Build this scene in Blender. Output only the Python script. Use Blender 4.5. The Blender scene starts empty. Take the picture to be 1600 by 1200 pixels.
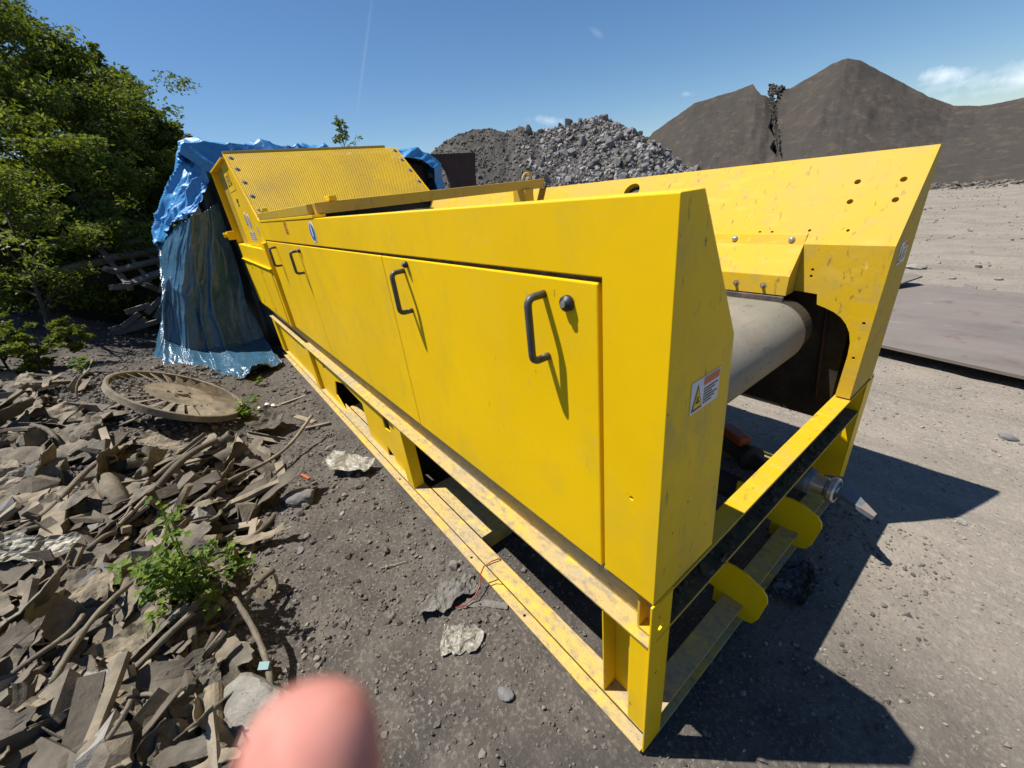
import bpy, bmesh, math, random
import numpy as np
from mathutils import Vector, Matrix
random.seed(7)
rng = np.random.default_rng(11)
sc = bpy.context.scene
COL = sc.collection

# ------------------------------------------------------------------ camera
R = Matrix(((0.61672097, 0.27996634, -0.73571332),
            (0.78010644, -0.34239762, 0.52363901),
            (-0.10530519, -0.89687386, -0.42956734)))      # columns: image right, image down, view axis
CAMP = Vector((0.37934551, -0.62627, 1.7))
F = 635.3
cam_d = bpy.data.cameras.new('camera'); cam = bpy.data.objects.new('camera', cam_d); COL.objects.link(cam)
r_, d_, f_ = R.col[0], R.col[1], R.col[2]
u_ = f_.cross(r_) * -1.0
M3 = Matrix((r_, -d_, -f_)).transposed()
cam.matrix_world = Matrix.Translation(CAMP) @ M3.to_4x4()
cam_d.sensor_width = 36.0; cam_d.sensor_fit = 'HORIZONTAL'; cam_d.lens = F / 1600 * 36.0
cam_d.clip_start = 0.01; cam_d.clip_end = 3000
cam_d.dof.use_dof = True; cam_d.dof.focus_distance = 2.2; cam_d.dof.aperture_fstop = 5.0
sc.camera = cam

def ray(px, py): return R @ Vector((px - 800.0, py - 600.0, F))
def hit(px, py, ax, val):
    r = ray(px, py); t = (val - CAMP[ax]) / r[ax]; return CAMP + r * t
def hdir(px, py):
    r = ray(px, py); h = math.hypot(r.x, r.y); return r.x / h, r.y / h, r.z / h

# ------------------------------------------------------------------ world, sun, exposure
SUNV = Vector((-0.323, -0.345, 1.0)).normalized()           # towards the sun
elev = math.asin(SUNV.z); az = math.atan2(SUNV.x, SUNV.y)
w = bpy.data.worlds.new('World'); sc.world = w; w.use_nodes = True
nt = w.node_tree; nt.nodes.clear(); N = nt.nodes.new; LK = nt.links.new
out = N('ShaderNodeOutputWorld'); bg = N('ShaderNodeBackground'); LK(bg.outputs[0], out.inputs[0])
sky = N('ShaderNodeTexSky'); sky.sky_type = 'NISHITA'; sky.sun_disc = False
sky.sun_elevation = elev; sky.sun_rotation = az; sky.altitude = 300; sky.air_density = 1.0; sky.dust_density = 0.1; sky.ozone_density = 5.0
tc = N('ShaderNodeTexCoord')
nz = N('ShaderNodeTexNoise'); nz.inputs['Scale'].default_value = 16; nz.inputs['Detail'].default_value = 8; nz.inputs['Roughness'].default_value = .62
LK(tc.outputs['Generated'], nz.inputs['Vector'])
def vdot(vec):
    n = N('ShaderNodeVectorMath'); n.operation = 'DOT_PRODUCT'; LK(tc.outputs['Generated'], n.inputs[0]); n.inputs[1].default_value = vec; return n.outputs['Value']
def mth(op, a, b=None, c=None, clamp=False):
    n = N('ShaderNodeMath'); n.operation = op; n.use_clamp = clamp
    for i, x in enumerate((a, b, c)):
        if x is None: continue
        if isinstance(x, (int, float)): n.inputs[i].default_value = x
        else: LK(x, n.inputs[i])
    return n.outputs[0]
total = None
UP = Vector((0, 0, 1))
for (px, py, a, b, k, tilt) in [(1472, 118, .050, .014, .80, -.25), (1510, 127, .075, .009, .60, .1), (1585, 124, .085, .013, .70, -.1), (1560, 140, .09, .008, .55, 0), (932, 50, .016, .006, .35, -.5), (855, 188, .030, .007, .6, -.2), (1072, 147, .012, .005, .5, -.2), (1450, 130, .03, .006, .5, 0)]:
    c = ray(px, py).normalized(); t1 = c.cross(UP).normalized(); t2 = t1.cross(c)
    t1, t2 = t1 * math.cos(tilt) + t2 * math.sin(tilt), t2 * math.cos(tilt) - t1 * math.sin(tilt)
    uu = mth('DIVIDE', vdot(t1), a); vv = mth('DIVIDE', vdot(t2), b)
    rr = mth('SQRT', mth('ADD', mth('MULTIPLY', uu, uu), mth('MULTIPLY', vv, vv)))
    m = mth('SUBTRACT', 1.0, rr)
    m = mth('ADD', m, mth('MULTIPLY', mth('SUBTRACT', nz.outputs[0], .52), 5.5))
    m = mth('MULTIPLY', m, .75 * k, clamp=True)
    m = mth('MULTIPLY', m, mth('GREATER_THAN', vdot(c), 0.0))
    m = mth('MULTIPLY', m, k)
    total = m if total is None else mth('MAXIMUM', total, m)
# condensation trail
p1 = ray(585, -30).normalized(); p2 = ray(556, 190).normalized(); nn = p1.cross(p2).normalized(); mid = (p1 + p2).normalized()
w1 = mth('SUBTRACT', 1.0, mth('DIVIDE', mth('ABSOLUTE', vdot(nn)), .0036), clamp=True)
cosl = mid.dot(p2)
w2 = mth('MULTIPLY', mth('SUBTRACT', vdot(mid), cosl), 60, clamp=True)
trail = mth('MULTIPLY', mth('MULTIPLY', w1, w2), .16)
total = mth('MAXIMUM', total, trail)
mix = N('ShaderNodeMixRGB'); LK(total, mix.inputs[0]); hsv = N('ShaderNodeHueSaturation'); hsv.inputs['Saturation'].default_value = 1.12; hsv.inputs['Value'].default_value = 1.06; LK(sky.outputs[0], hsv.inputs['Color']); LK(hsv.outputs[0], mix.inputs[1]); mix.inputs[2].default_value = (11, 11.6, 12.4, 1)
LK(mix.outputs[0], bg.inputs['Color']); bg.inputs['Strength'].default_value = 0.064
sun_d = bpy.data.lights.new('sun', 'SUN'); sun_d.energy = 4.8; sun_d.angle = math.radians(.5); sun_d.color = (1.0, .955, .88)
sun = bpy.data.objects.new('sun', sun_d); COL.objects.link(sun); sun.location = (-6, -6, 20)
sun.rotation_euler = SUNV.to_track_quat('Z', 'Y').to_euler()
sc.view_settings.view_transform = 'Standard'; sc.view_settings.look = 'None'; sc.view_settings.exposure = 0.70; sc.view_settings.gamma = 1
sc.cycles.max_bounces = 8; sc.cycles.transparent_max_bounces = 12

# ------------------------------------------------------------------ materials
def mat(name, base, rough=.6, metal=0.0, var=None, scale=6.0, bump=0.0, bscale=60.0, layers=(), spec=.5, coat=0.0, stretch=(1, 1, 1), detail=6, bdist=.01):
    """base colour, a second colour mixed by noise, more layers (colour, scale, lo, hi, stretch), bump"""
    m = bpy.data.materials.new(name); m.use_nodes = True; nt = m.node_tree; n = nt.nodes; L = nt.links.new
    p = n['Principled BSDF']; p.inputs['Roughness'].default_value = rough; p.inputs['Metallic'].default_value = metal
    p.inputs['Specular IOR Level'].default_value = spec; p.inputs['Coat Weight'].default_value = coat; p.inputs['Coat Roughness'].default_value = .15
    tc = n.new('ShaderNodeTexCoord')
    def noise(sc_, st=(1, 1, 1), det=detail, rgh=.6):
        mp = n.new('ShaderNodeMapping'); mp.inputs['Scale'].default_value = st[:3]; mp.inputs['Rotation'].default_value = (st[3] * .6, st[3] * .5, st[3]) if len(st) > 3 else (0, 0, 0); L(tc.outputs['Object'], mp.inputs['Vector'])
        t = n.new('ShaderNodeTexNoise'); t.inputs['Scale'].default_value = sc_; t.inputs['Detail'].default_value = det; t.inputs['Roughness'].default_value = rgh
        L(mp.outputs[0], t.inputs['Vector']); return t.outputs[0]
    def ramp(x, lo, hi):
        r = n.new('ShaderNodeMapRange'); L(x, r.inputs[0]); r.inputs[1].default_value = lo; r.inputs[2].default_value = hi; return r.outputs[0]
    cur = n.new('ShaderNodeRGB'); cur.outputs[0].default_value = (*base, 1); cur = cur.outputs[0]
    allL = []
    if var: allL.append((var, scale, .35, .68, stretch))
    allL += list(layers)
    for (c, s, lo, hi, st) in allL:
        mx = n.new('ShaderNodeMixRGB'); L(ramp(noise(s, st), lo, hi), mx.inputs[0]); L(cur, mx.inputs[1]); mx.inputs[2].default_value = (*c, 1); cur = mx.outputs[0]
    L(cur, p.inputs['Base Color'])
    if bump > 0:
        b = n.new('ShaderNodeBump'); b.inputs['Strength'].default_value = bump; b.inputs['Distance'].default_value = bdist
        L(noise(bscale, (1, 1, 1), 8, .65), b.inputs['Height']); L(b.outputs[0], p.inputs['Normal'])
    return m
Y0 = (.86, .535, .001)
S1 = (1, 1, 1)
M = {}
M['yellow'] = mat('yellow_paint', Y0, .42, var=(.76, .465, .001), scale=1.3, bump=.05, bscale=9, coat=.0, spec=.22,
                  layers=[((.66, .43, .02), 4.5, .50, .80, (1, 1, .55)), ((.50, .36, .07), 22, .64, .80, (1, 1, .5)), ((.20, .14, .04), 60, .70, .76, (1, 1, .22)), ((.72, .47, .02), 2.6, .60, .95, (1, 1, .25)), ((.60, .44, .14), 130, .66, .72, (.08, 1, 1.2)), ((.12, .09, .05), 210, .73, .76, S1)])
M['yellow_scuffed'] = mat('scuffed_yellow_paint', Y0, .5, var=(.70, .44, .02), scale=3, bump=.15, bscale=18, spec=.22,
                  layers=[((.50, .35, .08), 9, .52, .78, (1, 1, .5)), ((.16, .12, .05), 34, .62, .74, (1, 1.3, .35)), ((.10, .08, .04), 75, .66, .72, (1, .5, .5)), ((.36, .25, .07), 5, .58, .82, (1, 1, .5))])
M['yellow_worn'] = mat('scratched_yellow_paint', (.54, .335, .003), .6, var=(.50, .32, .02), scale=2.6, bump=.12, bscale=14, spec=.2,
                  layers=[((.38, .27, .07), 13, .52, .74, (.8, .8, .8, .4)), ((.56, .365, .035), 20, .54, .70, (.4, 1.3, 1, .7)), ((.16, .115, .04), 50, .60, .72, (1, .4, .4, .8)), ((.62, .42, .08), 60, .66, .74, (.12, 1, 1.5, .9)), ((.66, .48, .14), 55, .67, .72, (1.4, .12, .2, -.5)), ((.46, .31, .05), 2.6, .46, .66, (1, .8, .8, .5))])
M['yellow_dusty'] = mat('dusty_yellow_paint', (.62, .38, .012), .65, var=(.42, .30, .11), scale=9, bump=.25, bscale=60,
                  layers=[((.36, .285, .165), 3.5, .40, .62, (.5, 1, 1)), ((.27, .215, .125), 38, .48, .66, (.6, 1, 1)), ((.66, .44, .03), 9, .56, .70, S1), ((.12, .10, .07), 90, .60, .72, S1)])
M['yellow_shade'] = mat('shaded_stained_yellow_paint', (.52, .33, .012), .42, var=(.42, .29, .05), scale=3, bump=.08, bscale=14,  # darker copy of the yellow: shade put into the base colour, plus stains
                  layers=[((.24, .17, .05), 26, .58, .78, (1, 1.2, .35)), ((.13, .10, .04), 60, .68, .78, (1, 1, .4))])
M['dirt'] = mat('black_dirt', (.045, .036, .026), .95, var=(.12, .09, .035), scale=30, bump=.6, bscale=90)
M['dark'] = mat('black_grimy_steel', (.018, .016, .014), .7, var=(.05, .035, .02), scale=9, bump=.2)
M['rubber'] = mat('dirty_rubber', (.05, .045, .04), .8, var=(.16, .12, .10), scale=20, bump=.2)
M['belt'] = mat('dusty_belt_rubber', (.17, .16, .125), .7, var=(.23, .20, .155), scale=4, bump=.12, bscale=80,
                layers=[((.24, .155, .11), 7, .55, .75, (1, .25, 1)), ((.085, .07, .06), 24, .58, .74, (1, .3, 1)), ((.06, .05, .045), 70, .62, .70, (.5, 1, 1)), ((.30, .27, .21), 12, .62, .78, (1, .2, 1))])
M['grip'] = mat('dark_grey_plastic', (.045, .045, .04), .45, var=(.08, .08, .07), scale=30, bump=.1)
M['steel'] = mat('bright_steel', (.62, .62, .60), .32, .85, var=(.40, .39, .36), scale=20, bump=.15)
M['grey_steel'] = mat('blue_grey_steel', (.16, .18, .20), .5, .3, var=(.10, .115, .13), scale=12, bump=.15)
M['orange'] = mat('faded_orange_paint', (.42, .085, .02), .5, var=(.20, .05, .02), scale=14, bump=.1)
M['white'] = mat('sticker_white', (.62, .63, .66), .4, var=(.5, .5, .52), scale=14)
M['ink'] = mat('black_ink', (.02, .02, .02), .5)
M['blue'] = mat('sticker_blue', (.02, .10, .32), .4)
M['red'] = mat('sticker_red', (.50, .06, .02), .5)
M['orange_ink'] = mat('sticker_orange', (.50, .12, .04), .5)
M['tarp'] = mat('bright_blue_tarpaulin', (.035, .19, .44), .38, var=(.06, .26, .52), scale=5, bump=.6, bscale=7, bdist=.03, spec=.5, layers=[((.34, .33, .30), 2.2, .64, .84, S1), ((.02, .12, .30), 11, .60, .8, S1)])
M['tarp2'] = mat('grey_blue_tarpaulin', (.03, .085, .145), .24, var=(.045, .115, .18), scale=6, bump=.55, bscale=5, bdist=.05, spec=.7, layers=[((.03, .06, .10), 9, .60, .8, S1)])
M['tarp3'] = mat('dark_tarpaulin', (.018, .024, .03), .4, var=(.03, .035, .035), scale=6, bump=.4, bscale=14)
M['rust'] = mat('dark_rusty_steel', (.030, .014, .011), .75, var=(.05, .022, .016), scale=7, bump=.2)
M['plate'] = mat('dusty_steel_plate', (.150, .128, .112), .7, .0, var=(.17, .145, .125), scale=2, bump=.12, bscale=50, layers=[((.10, .085, .075), 1.1, .50, .75, (.4, 1.5, 1)), ((.12, .08, .06), 5, .58, .75, S1), ((.06, .05, .042), 40, .66, .74, S1), ((.20, .18, .16), 14, .6, .75, (.3, 1.4, 1))])
M['junk_a'] = mat('dusty_brown_sheet', (.25, .205, .14), .85, var=(.10, .085, .062), scale=9, bump=.5, bscale=45)
M['junk_b'] = mat('dusty_grey_scrap', (.19, .158, .112), .85, var=(.07, .062, .05), scale=12, bump=.5, bscale=60)
M['junk_c'] = mat('dark_scrap', (.055, .045, .032), .8, var=(.12, .10, .075), scale=9, bump=.5, bscale=40)
M['junk_d'] = mat('pale_dry_wood', (.27, .225, .165), .85, var=(.15, .12, .085), scale=12, bump=.5, bscale=50, stretch=(.2, 1, 1))
M['foil'] = mat('crumpled_foil', (.25, .235, .19), .5, .15, var=(.19, .175, .145), scale=12, bump=.5, bscale=25)
M['rock'] = mat('grey_rock', (.165, .160, .155), .9, var=(.09, .085, .085), scale=6, bump=.5, bscale=30)
M['rock_pale'] = mat('pale_concrete', (.26, .245, .215), .92, var=(.15, .14, .12), scale=14, bump=1.0, bscale=45, layers=[((.08, .075, .065), 80, .62, .72, S1)])
M['pebble'] = mat('pebble', (.12, .108, .095), .9, var=(.07, .063, .056), scale=25, bump=.3)
M['wood_old'] = mat('weathered_wood', (.22, .195, .17), .85, var=(.13, .115, .10), scale=9, bump=.5, bscale=40)
M['bark'] = mat('bark', (.06, .048, .036), .9, var=(.035, .028, .02), scale=20, bump=.5)
M['cloth'] = mat('grey_rag', (.16, .15, .13), .85, var=(.10, .09, .08), scale=14, bump=.4, bscale=40)
M['wire'] = mat('red_wire', (.26, .05, .03), .5)
M['skin'] = mat('skin', (.50, .21, .17), .65, var=(.55, .24, .19), scale=300, bump=.5, bscale=900, bdist=.0004, spec=.2, layers=[((.42, .13, .10), 160, .5, .75, S1)])
M['nail'] = mat('nail', (.66, .38, .32), .3)
M['paint_green'] = mat('pale_turquoise_paint', (.20, .32, .31), .7, var=(.2, .3, .3), scale=20)
def leafmat(name, c1, c2, tr=.25):
    m = bpy.data.materials.new(name); m.use_nodes = True; n = m.node_tree.nodes; L = m.node_tree.links.new; n.clear()
    o = n.new('ShaderNodeOutputMaterial'); g = n.new('ShaderNodeNewGeometry'); rp = n.new('ShaderNodeValToRGB')
    rp.color_ramp.elements[0].color = (*c1, 1); rp.color_ramp.elements[1].color = (*c2, 1)
    L(g.outputs['Random Per Island'], rp.inputs[0])
    d = n.new('ShaderNodeBsdfPrincipled'); d.inputs['Roughness'].default_value = .65; d.inputs['Specular IOR Level'].default_value = .2; t = n.new('ShaderNodeBsdfTranslucent'); mx = n.new('ShaderNodeMixShader'); mx.inputs[0].default_value = tr
    L(rp.outputs[0], d.inputs['Base Color'])
    hs = n.new('ShaderNodeMixRGB'); hs.blend_type = 'MULTIPLY'; hs.inputs[0].default_value = 1; hs.inputs[2].default_value = (1.5, 1.5, .5, 1); L(rp.outputs[0], hs.inputs[1]); L(hs.outputs[0], t.inputs[0])
    L(d.outputs[0], mx.inputs[1]); L(t.outputs[0], mx.inputs[2]); L(mx.outputs[0], o.inputs[0]); return m
M['leaf'] = leafmat('tree_leaves', (.040, .068, .014), (.155, .185, .038), .36)
M['leaf2'] = leafmat('yellow_green_leaves', (.055, .085, .014), (.19, .215, .04), .35)
M['weed'] = leafmat('weed_leaves', (.06, .11, .02), (.17, .24, .04), .35)
# perforated sheet: round holes in rows
def perfmat():
    m = bpy.data.materials.new('perforated_yellow_sheet'); m.use_nodes = True; nt = m.node_tree; n = nt.nodes; L = nt.links.new
    p = n['Principled BSDF']; p.inputs['Roughness'].default_value = .45
    tc = n.new('ShaderNodeTexCoord'); sp = n.new('ShaderNodeSeparateXYZ'); L(tc.outputs['UV'], sp.inputs[0])
    def mt(op, a, b=0.0, c=0.0):
        x = n.new('ShaderNodeMath'); x.operation = op
        for i, v in enumerate((a, b, c)):
            if isinstance(v, (int, float)): x.inputs[i].default_value = v
            else: L(v, x.inputs[i])
        return x.outputs[0]
    P = .0175
    row = mt('DIVIDE', sp.outputs[1], P * .87); ri = mt('FLOOR', row); fy = mt('SUBTRACT', mt('SUBTRACT', row, ri), .5)
    off = mt('MULTIPLY', mt('MODULO', ri, 2.0), .5)
    cx = mt('ADD', mt('DIVIDE', sp.outputs[0], P), off); fx = mt('SUBTRACT', mt('FRACT', cx), .5)
    dd = mt('SQRT', mt('ADD', mt('MULTIPLY', fx, fx), mt('MULTIPLY', mt('MULTIPLY', fy, fy), .76)))
    L(mt('GREATER_THAN', dd, .30), p.inputs['Alpha'])
    t = n.new('ShaderNodeTexNoise'); t.inputs['Scale'].default_value = 2.2; t.inputs['Detail'].default_value = 6; L(tc.outputs['Object'], t.inputs['Vector'])
    mr = n.new('ShaderNodeMapRange'); L(t.outputs[0], mr.inputs[0]); mr.inputs[1].default_value = .42; mr.inputs[2].default_value = .72
    mx = n.new('ShaderNodeMixRGB'); L(mr.outputs[0], mx.inputs[0]); mx.inputs[1].default_value = (.66, .42, .01, 1); mx.inputs[2].default_value = (.52, .33, .03, 1)
    L(mx.outputs[0], p.inputs['Base Color']); return m
M['perf'] = perfmat()

# ------------------------------------------------------------------ object helpers
OFF = {}
def tag(o, label=None, cat=None, group=None, kind=None):
    if label: o['label'] = label
    if cat: o['category'] = cat
    if group: o['group'] = group
    if kind: o['kind'] = kind
    return o
def empty(name, loc, label, cat, group=None):
    o = bpy.data.objects.new(name, None); COL.objects.link(o); o.location = loc; o.empty_display_size = .1
    OFF[o.name] = Vector(loc); return tag(o, label, cat, group)
def link_mesh(name, me, mats, parent=None, origin=None):
    o = bpy.data.objects.new(name, me); COL.objects.link(o)
    for m in (mats if isinstance(mats, (list, tuple)) else [mats]): me.materials.append(m)
    if parent is not None:
        off = OFF[parent.name]; me.transform(Matrix.Translation(-off)); o.parent = parent; OFF[o.name] = off
    else:
        off = Vector(origin) if origin is not None else Vector((0, 0, 0))
        me.transform(Matrix.Translation(-off)); o.location = off; OFF[o.name] = off
    return o
class MB:
    def __init__(s): s.v = []; s.f = []
    def raw(s, v, f):
        b = len(s.v); s.v += [tuple(p) for p in v]; s.f += [tuple(i + b for i in q) for q in f]; return s
    def box(s, x0, x1, y0, y1, z0, z1):
        return s.raw([(x, y, z) for x in (x0, x1) for y in (y0, y1) for z in (z0, z1)], [(0, 1, 3, 2), (4, 6, 7, 5), (0, 4, 5, 1), (2, 3, 7, 6), (0, 2, 6, 4), (1, 5, 7, 3)])
    def obox(s, c, size, rot=None):
        rot = rot or Matrix.Identity(3); c = Vector(c); q = []
        for x in (-.5, .5):
            for y in (-.5, .5):
                for z in (-.5, .5): q.append(c + rot @ Vector((x * size[0], y * size[1], z * size[2])))
        return s.raw(q, [(0, 1, 3, 2), (4, 6, 7, 5), (0, 4, 5, 1), (2, 3, 7, 6), (0, 2, 6, 4), (1, 5, 7, 3)])
    def prism(s, pts, axis, a, b):
        n = len(pts); mk = {'x': lambda p, t: (t, p[0], p[1]), 'y': lambda p, t: (p[0], t, p[1]), 'z': lambda p, t: (p[0], p[1], t)}[axis]
        v = [mk(p, a) for p in pts] + [mk(p, b) for p in pts]
        return s.raw(v, [tuple(range(n)), tuple(range(2 * n - 1, n - 1, -1))] + [(i, i + n, (i + 1) % n + n, (i + 1) % n) for i in range(n)])
    def tube(s, path, r, seg=8, cap=True):
        path = [Vector(p) for p in path]; n = len(path); rs = r if isinstance(r, (list, tuple)) else [r] * n
        t = (path[1] - path[0]).normalized(); a = t.orthogonal().normalized(); b0 = len(s.v); v = []
        for i, p in enumerate(path):
            t = ((path[min(i + 1, n - 1)] - p).normalized() + (p - path[max(i - 1, 0)]).normalized())
            t = t.normalized() if t.length > 1e-6 else Vector((0, 0, 1))
            a = (a - t * a.dot(t)).normalized(); b = t.cross(a)
            for k in range(seg):
                an = 2 * math.pi * k / seg; v.append(p + (a * math.cos(an) + b * math.sin(an)) * rs[i])
        f = [(i * seg + k, i * seg + (k + 1) % seg, (i + 1) * seg + (k + 1) % seg, (i + 1) * seg + k) for i in range(n - 1) for k in range(seg)]
        if cap: f += [tuple(range(seg))[::-1], tuple((n - 1) * seg + k for k in range(seg))]
        return s.raw(v, f)
    def cyl(s, p0, p1, r0, r1=None, seg=24): return s.tube([p0, p1], [r0, r0 if r1 is None else r1], seg)
    def lathe(s, prof, c, axis, seg=32):
        """prof: list of (radius, height) along axis from c, open profile"""
        axis = Vector(axis).normalized(); a = axis.orthogonal().normalized(); b = axis.cross(a); c = Vector(c); v = []; n = len(prof)
        for (r, h) in prof:
            for k in range(seg):
                an = 2 * math.pi * k / seg; v.append(c + axis * h + (a * math.cos(an) + b * math.sin(an)) * r)
        f = [(i * seg + k, i * seg + (k + 1) % seg, (i + 1) * seg + (k + 1) % seg, (i + 1) * seg + k) for i in range(n - 1) for k in range(seg)]
        return s.raw(v, f)
    def mesh(s, name, smooth=False):
        me = bpy.data.meshes.new(name); me.from_pydata([tuple(p) for p in s.v], [], s.f)
        bm = bmesh.new(); bm.from_mesh(me); bmesh.ops.recalc_face_normals(bm, faces=bm.faces); bm.to_mesh(me); bm.free()
        if smooth: me.polygons.foreach_set('use_smooth', [True] * len(me.polygons))
        return me
    def build(s, name, m, parent=None, bevel=0, smooth=False, origin=None, seg=2):
        o = link_mesh(name, s.mesh(name, smooth), m, parent, origin)
        if bevel:
            b = o.modifiers.new('b', 'BEVEL'); b.width = bevel; b.segments = seg; b.limit_method = 'ANGLE'; b.angle_limit = math.radians(28)
        return o
def carve(o, cutters, bevel=0, seg=2):
    """cut holes for real: boolean difference baked into the mesh (same origin as o)"""
    off = OFF[o.name]; tmp = []
    for c in cutters:
        me = c.mesh('cut'); me.transform(Matrix.Translation(-off)); t = bpy.data.objects.new('cut', me); COL.objects.link(t)
        t.location = (0, 0, 0) if o.parent is None else (0, 0, 0)
        t.matrix_world = Matrix.Translation(off); tmp.append(t)
        md = o.modifiers.new('x', 'BOOLEAN'); md.operation = 'DIFFERENCE'; md.solver = 'EXACT'; md.object = t
    bpy.context.view_layer.update()
    dg = bpy.context.evaluated_depsgraph_get(); me = bpy.data.meshes.new_from_object(o.evaluated_get(dg))
    o.modifiers.clear(); old = o.data; o.data = me; bpy.data.meshes.remove(old)
    for t in tmp: bpy.data.objects.remove(t)
    if bevel:
        b = o.modifiers.new('b', 'BEVEL'); b.width = bevel; b.segments = seg; b.limit_method = 'ANGLE'; b.angle_limit = math.radians(28)
def copy_thing(o, loc, rot, scale=1.0, label=None):
    c = o.copy(); COL.objects.link(c); c.location = loc; c.rotation_euler = rot
    c.scale = (scale,) * 3 if isinstance(scale, (int, float)) else scale
    if label: c['label'] = label
    for ch in o.children:
        d = ch.copy(); COL.objects.link(d); d.parent = c
    return c
# value noise on numpy grids
def vnoise(x, y, freq, seed, octv=4, gain=.5):
    tot = np.zeros_like(x); amp = 1.0; s = 0
    for o in range(octv):
        g = np.random.default_rng(seed + o * 17).random((256, 256)); fx = x * freq; fy = y * freq
        ix = np.floor(fx).astype(int); iy = np.floor(fy).astype(int); u = fx - ix; v = fy - iy; u = u * u * (3 - 2 * u); v = v * v * (3 - 2 * v)
        a = g[ix & 255, iy & 255]; b = g[(ix + 1) & 255, iy & 255]; c = g[ix & 255, (iy + 1) & 255]; d = g[(ix + 1) & 255, (iy + 1) & 255]
        tot += amp * ((a * (1 - u) + b * u) * (1 - v) + (c * (1 - u) + d * u) * v - .5); s += amp; amp *= gain; freq *= 2.03
    return tot / s * 2
def grid_mesh(name, P, smooth=True, close=False):
    """P: (n, m, 3) array"""
    n, m, _ = P.shape; me = bpy.data.meshes.new(name)
    i = np.arange(n - 1)[:, None] * m + np.arange(m - 1)[None, :]
    q = np.stack([i, i + m, i + m + 1, i + 1], -1).reshape(-1, 4)
    me.vertices.add(n * m); me.vertices.foreach_set('co', P.reshape(-1).astype(np.float32))
    me.loops.add(q.size); me.loops.foreach_set('vertex_index', q.reshape(-1).astype(np.int32))
    me.polygons.add(len(q)); me.polygons.foreach_set('loop_start', (np.arange(len(q)) * 4).astype(np.int32)); me.polygons.foreach_set('loop_total', np.full(len(q), 4, np.int32))
    me.polygons.foreach_set('use_smooth', np.full(len(q), smooth)); me.update(calc_edges=True); return me
def poly_mesh(name, V, Q, smooth=False):
    """V (n,3), Q (k,c) equal-sized polygons"""
    me = bpy.data.meshes.new(name); k, c = Q.shape
    me.vertices.add(len(V)); me.vertices.foreach_set('co', V.reshape(-1).astype(np.float32))
    me.loops.add(k * c); me.loops.foreach_set('vertex_index', Q.reshape(-1).astype(np.int32))
    me.polygons.add(k); me.polygons.foreach_set('loop_start', (np.arange(k) * c).astype(np.int32)); me.polygons.foreach_set('loop_total', np.full(k, c, np.int32))
    me.polygons.foreach_set('use_smooth', np.full(k, smooth)); me.update(calc_edges=True); return me

# ------------------------------------------------------------------ terrain heights
def sstep(x, a, b):
    t = np.clip((x - a) / (b - a), 0, 1); return t * t * (3 - 2 * t)
def heap_h(x, y):
    """rubbish heap rising to the left of the machine"""
    edge = -.62 - .10 * np.sin(x * 1.9) - .30 * sstep(-x, 0.2, 1.2) * (1 - sstep(-x, 2.0, 3.4)) + .15 * sstep(-x, 3.5, 5)
    d = np.clip(edge - y, 0, None)
    h = .46 * (1 - np.exp(-d * 1.15))
    return h * sstep(-x, -.2, .9) * (1 - .55 * sstep(-x, 5.6, 8.0))
def ground_h(x, y):
    x = np.asarray(x, float); y = np.asarray(y, float)
    h = heap_h(x, y)
    near = np.exp(-((x + 2) ** 2 + (y - 0) ** 2) / 140.0)
    h = h + near * (.020 * vnoise(x, y, 1.1, 3) + .010 * vnoise(x, y, 7, 5, 3))
    left = 1 - sstep(y, -.3, .5)
    h = h + .030 * vnoise(x, y, 3.2, 9, 4) * left * near + .012 * vnoise(x, y, 16, 13, 3) * left * near
    inside = sstep(y, -.10, .02) * (1 - sstep(y, 1.7, 1.85)) * sstep(x, -6.1, -6.0) * (1 - sstep(x, -.05, .1))
    h = h - .02 - .01 * inside
    # tracked, rutted yard on the right
    yard = sstep(y, 6.5, 10) * sstep(x, -14, -6)
    h = h + yard * (.10 * vnoise(x * .35, y, .9, 21, 4) + .05 * vnoise(x * .5, y, 3.1, 23, 3))
    h = h + .75 * np.exp(-((x + 8.4) ** 2 / .9 + (y + 2.75) ** 2 / .9)) * (1 + .2 * vnoise(x, y, 3, 19, 3))
    # bank in the far left under the trees
    h = h + 1.0 * sstep(-x, 10, 15) * (1 - sstep(y, 0.5, 5)) + .35 * sstep(-y, 3.2, 6) * sstep(-x, -1, 3)
    return h
def gh(x, y): return float(ground_h(np.array([x]), np.array([y]))[0])

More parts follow.
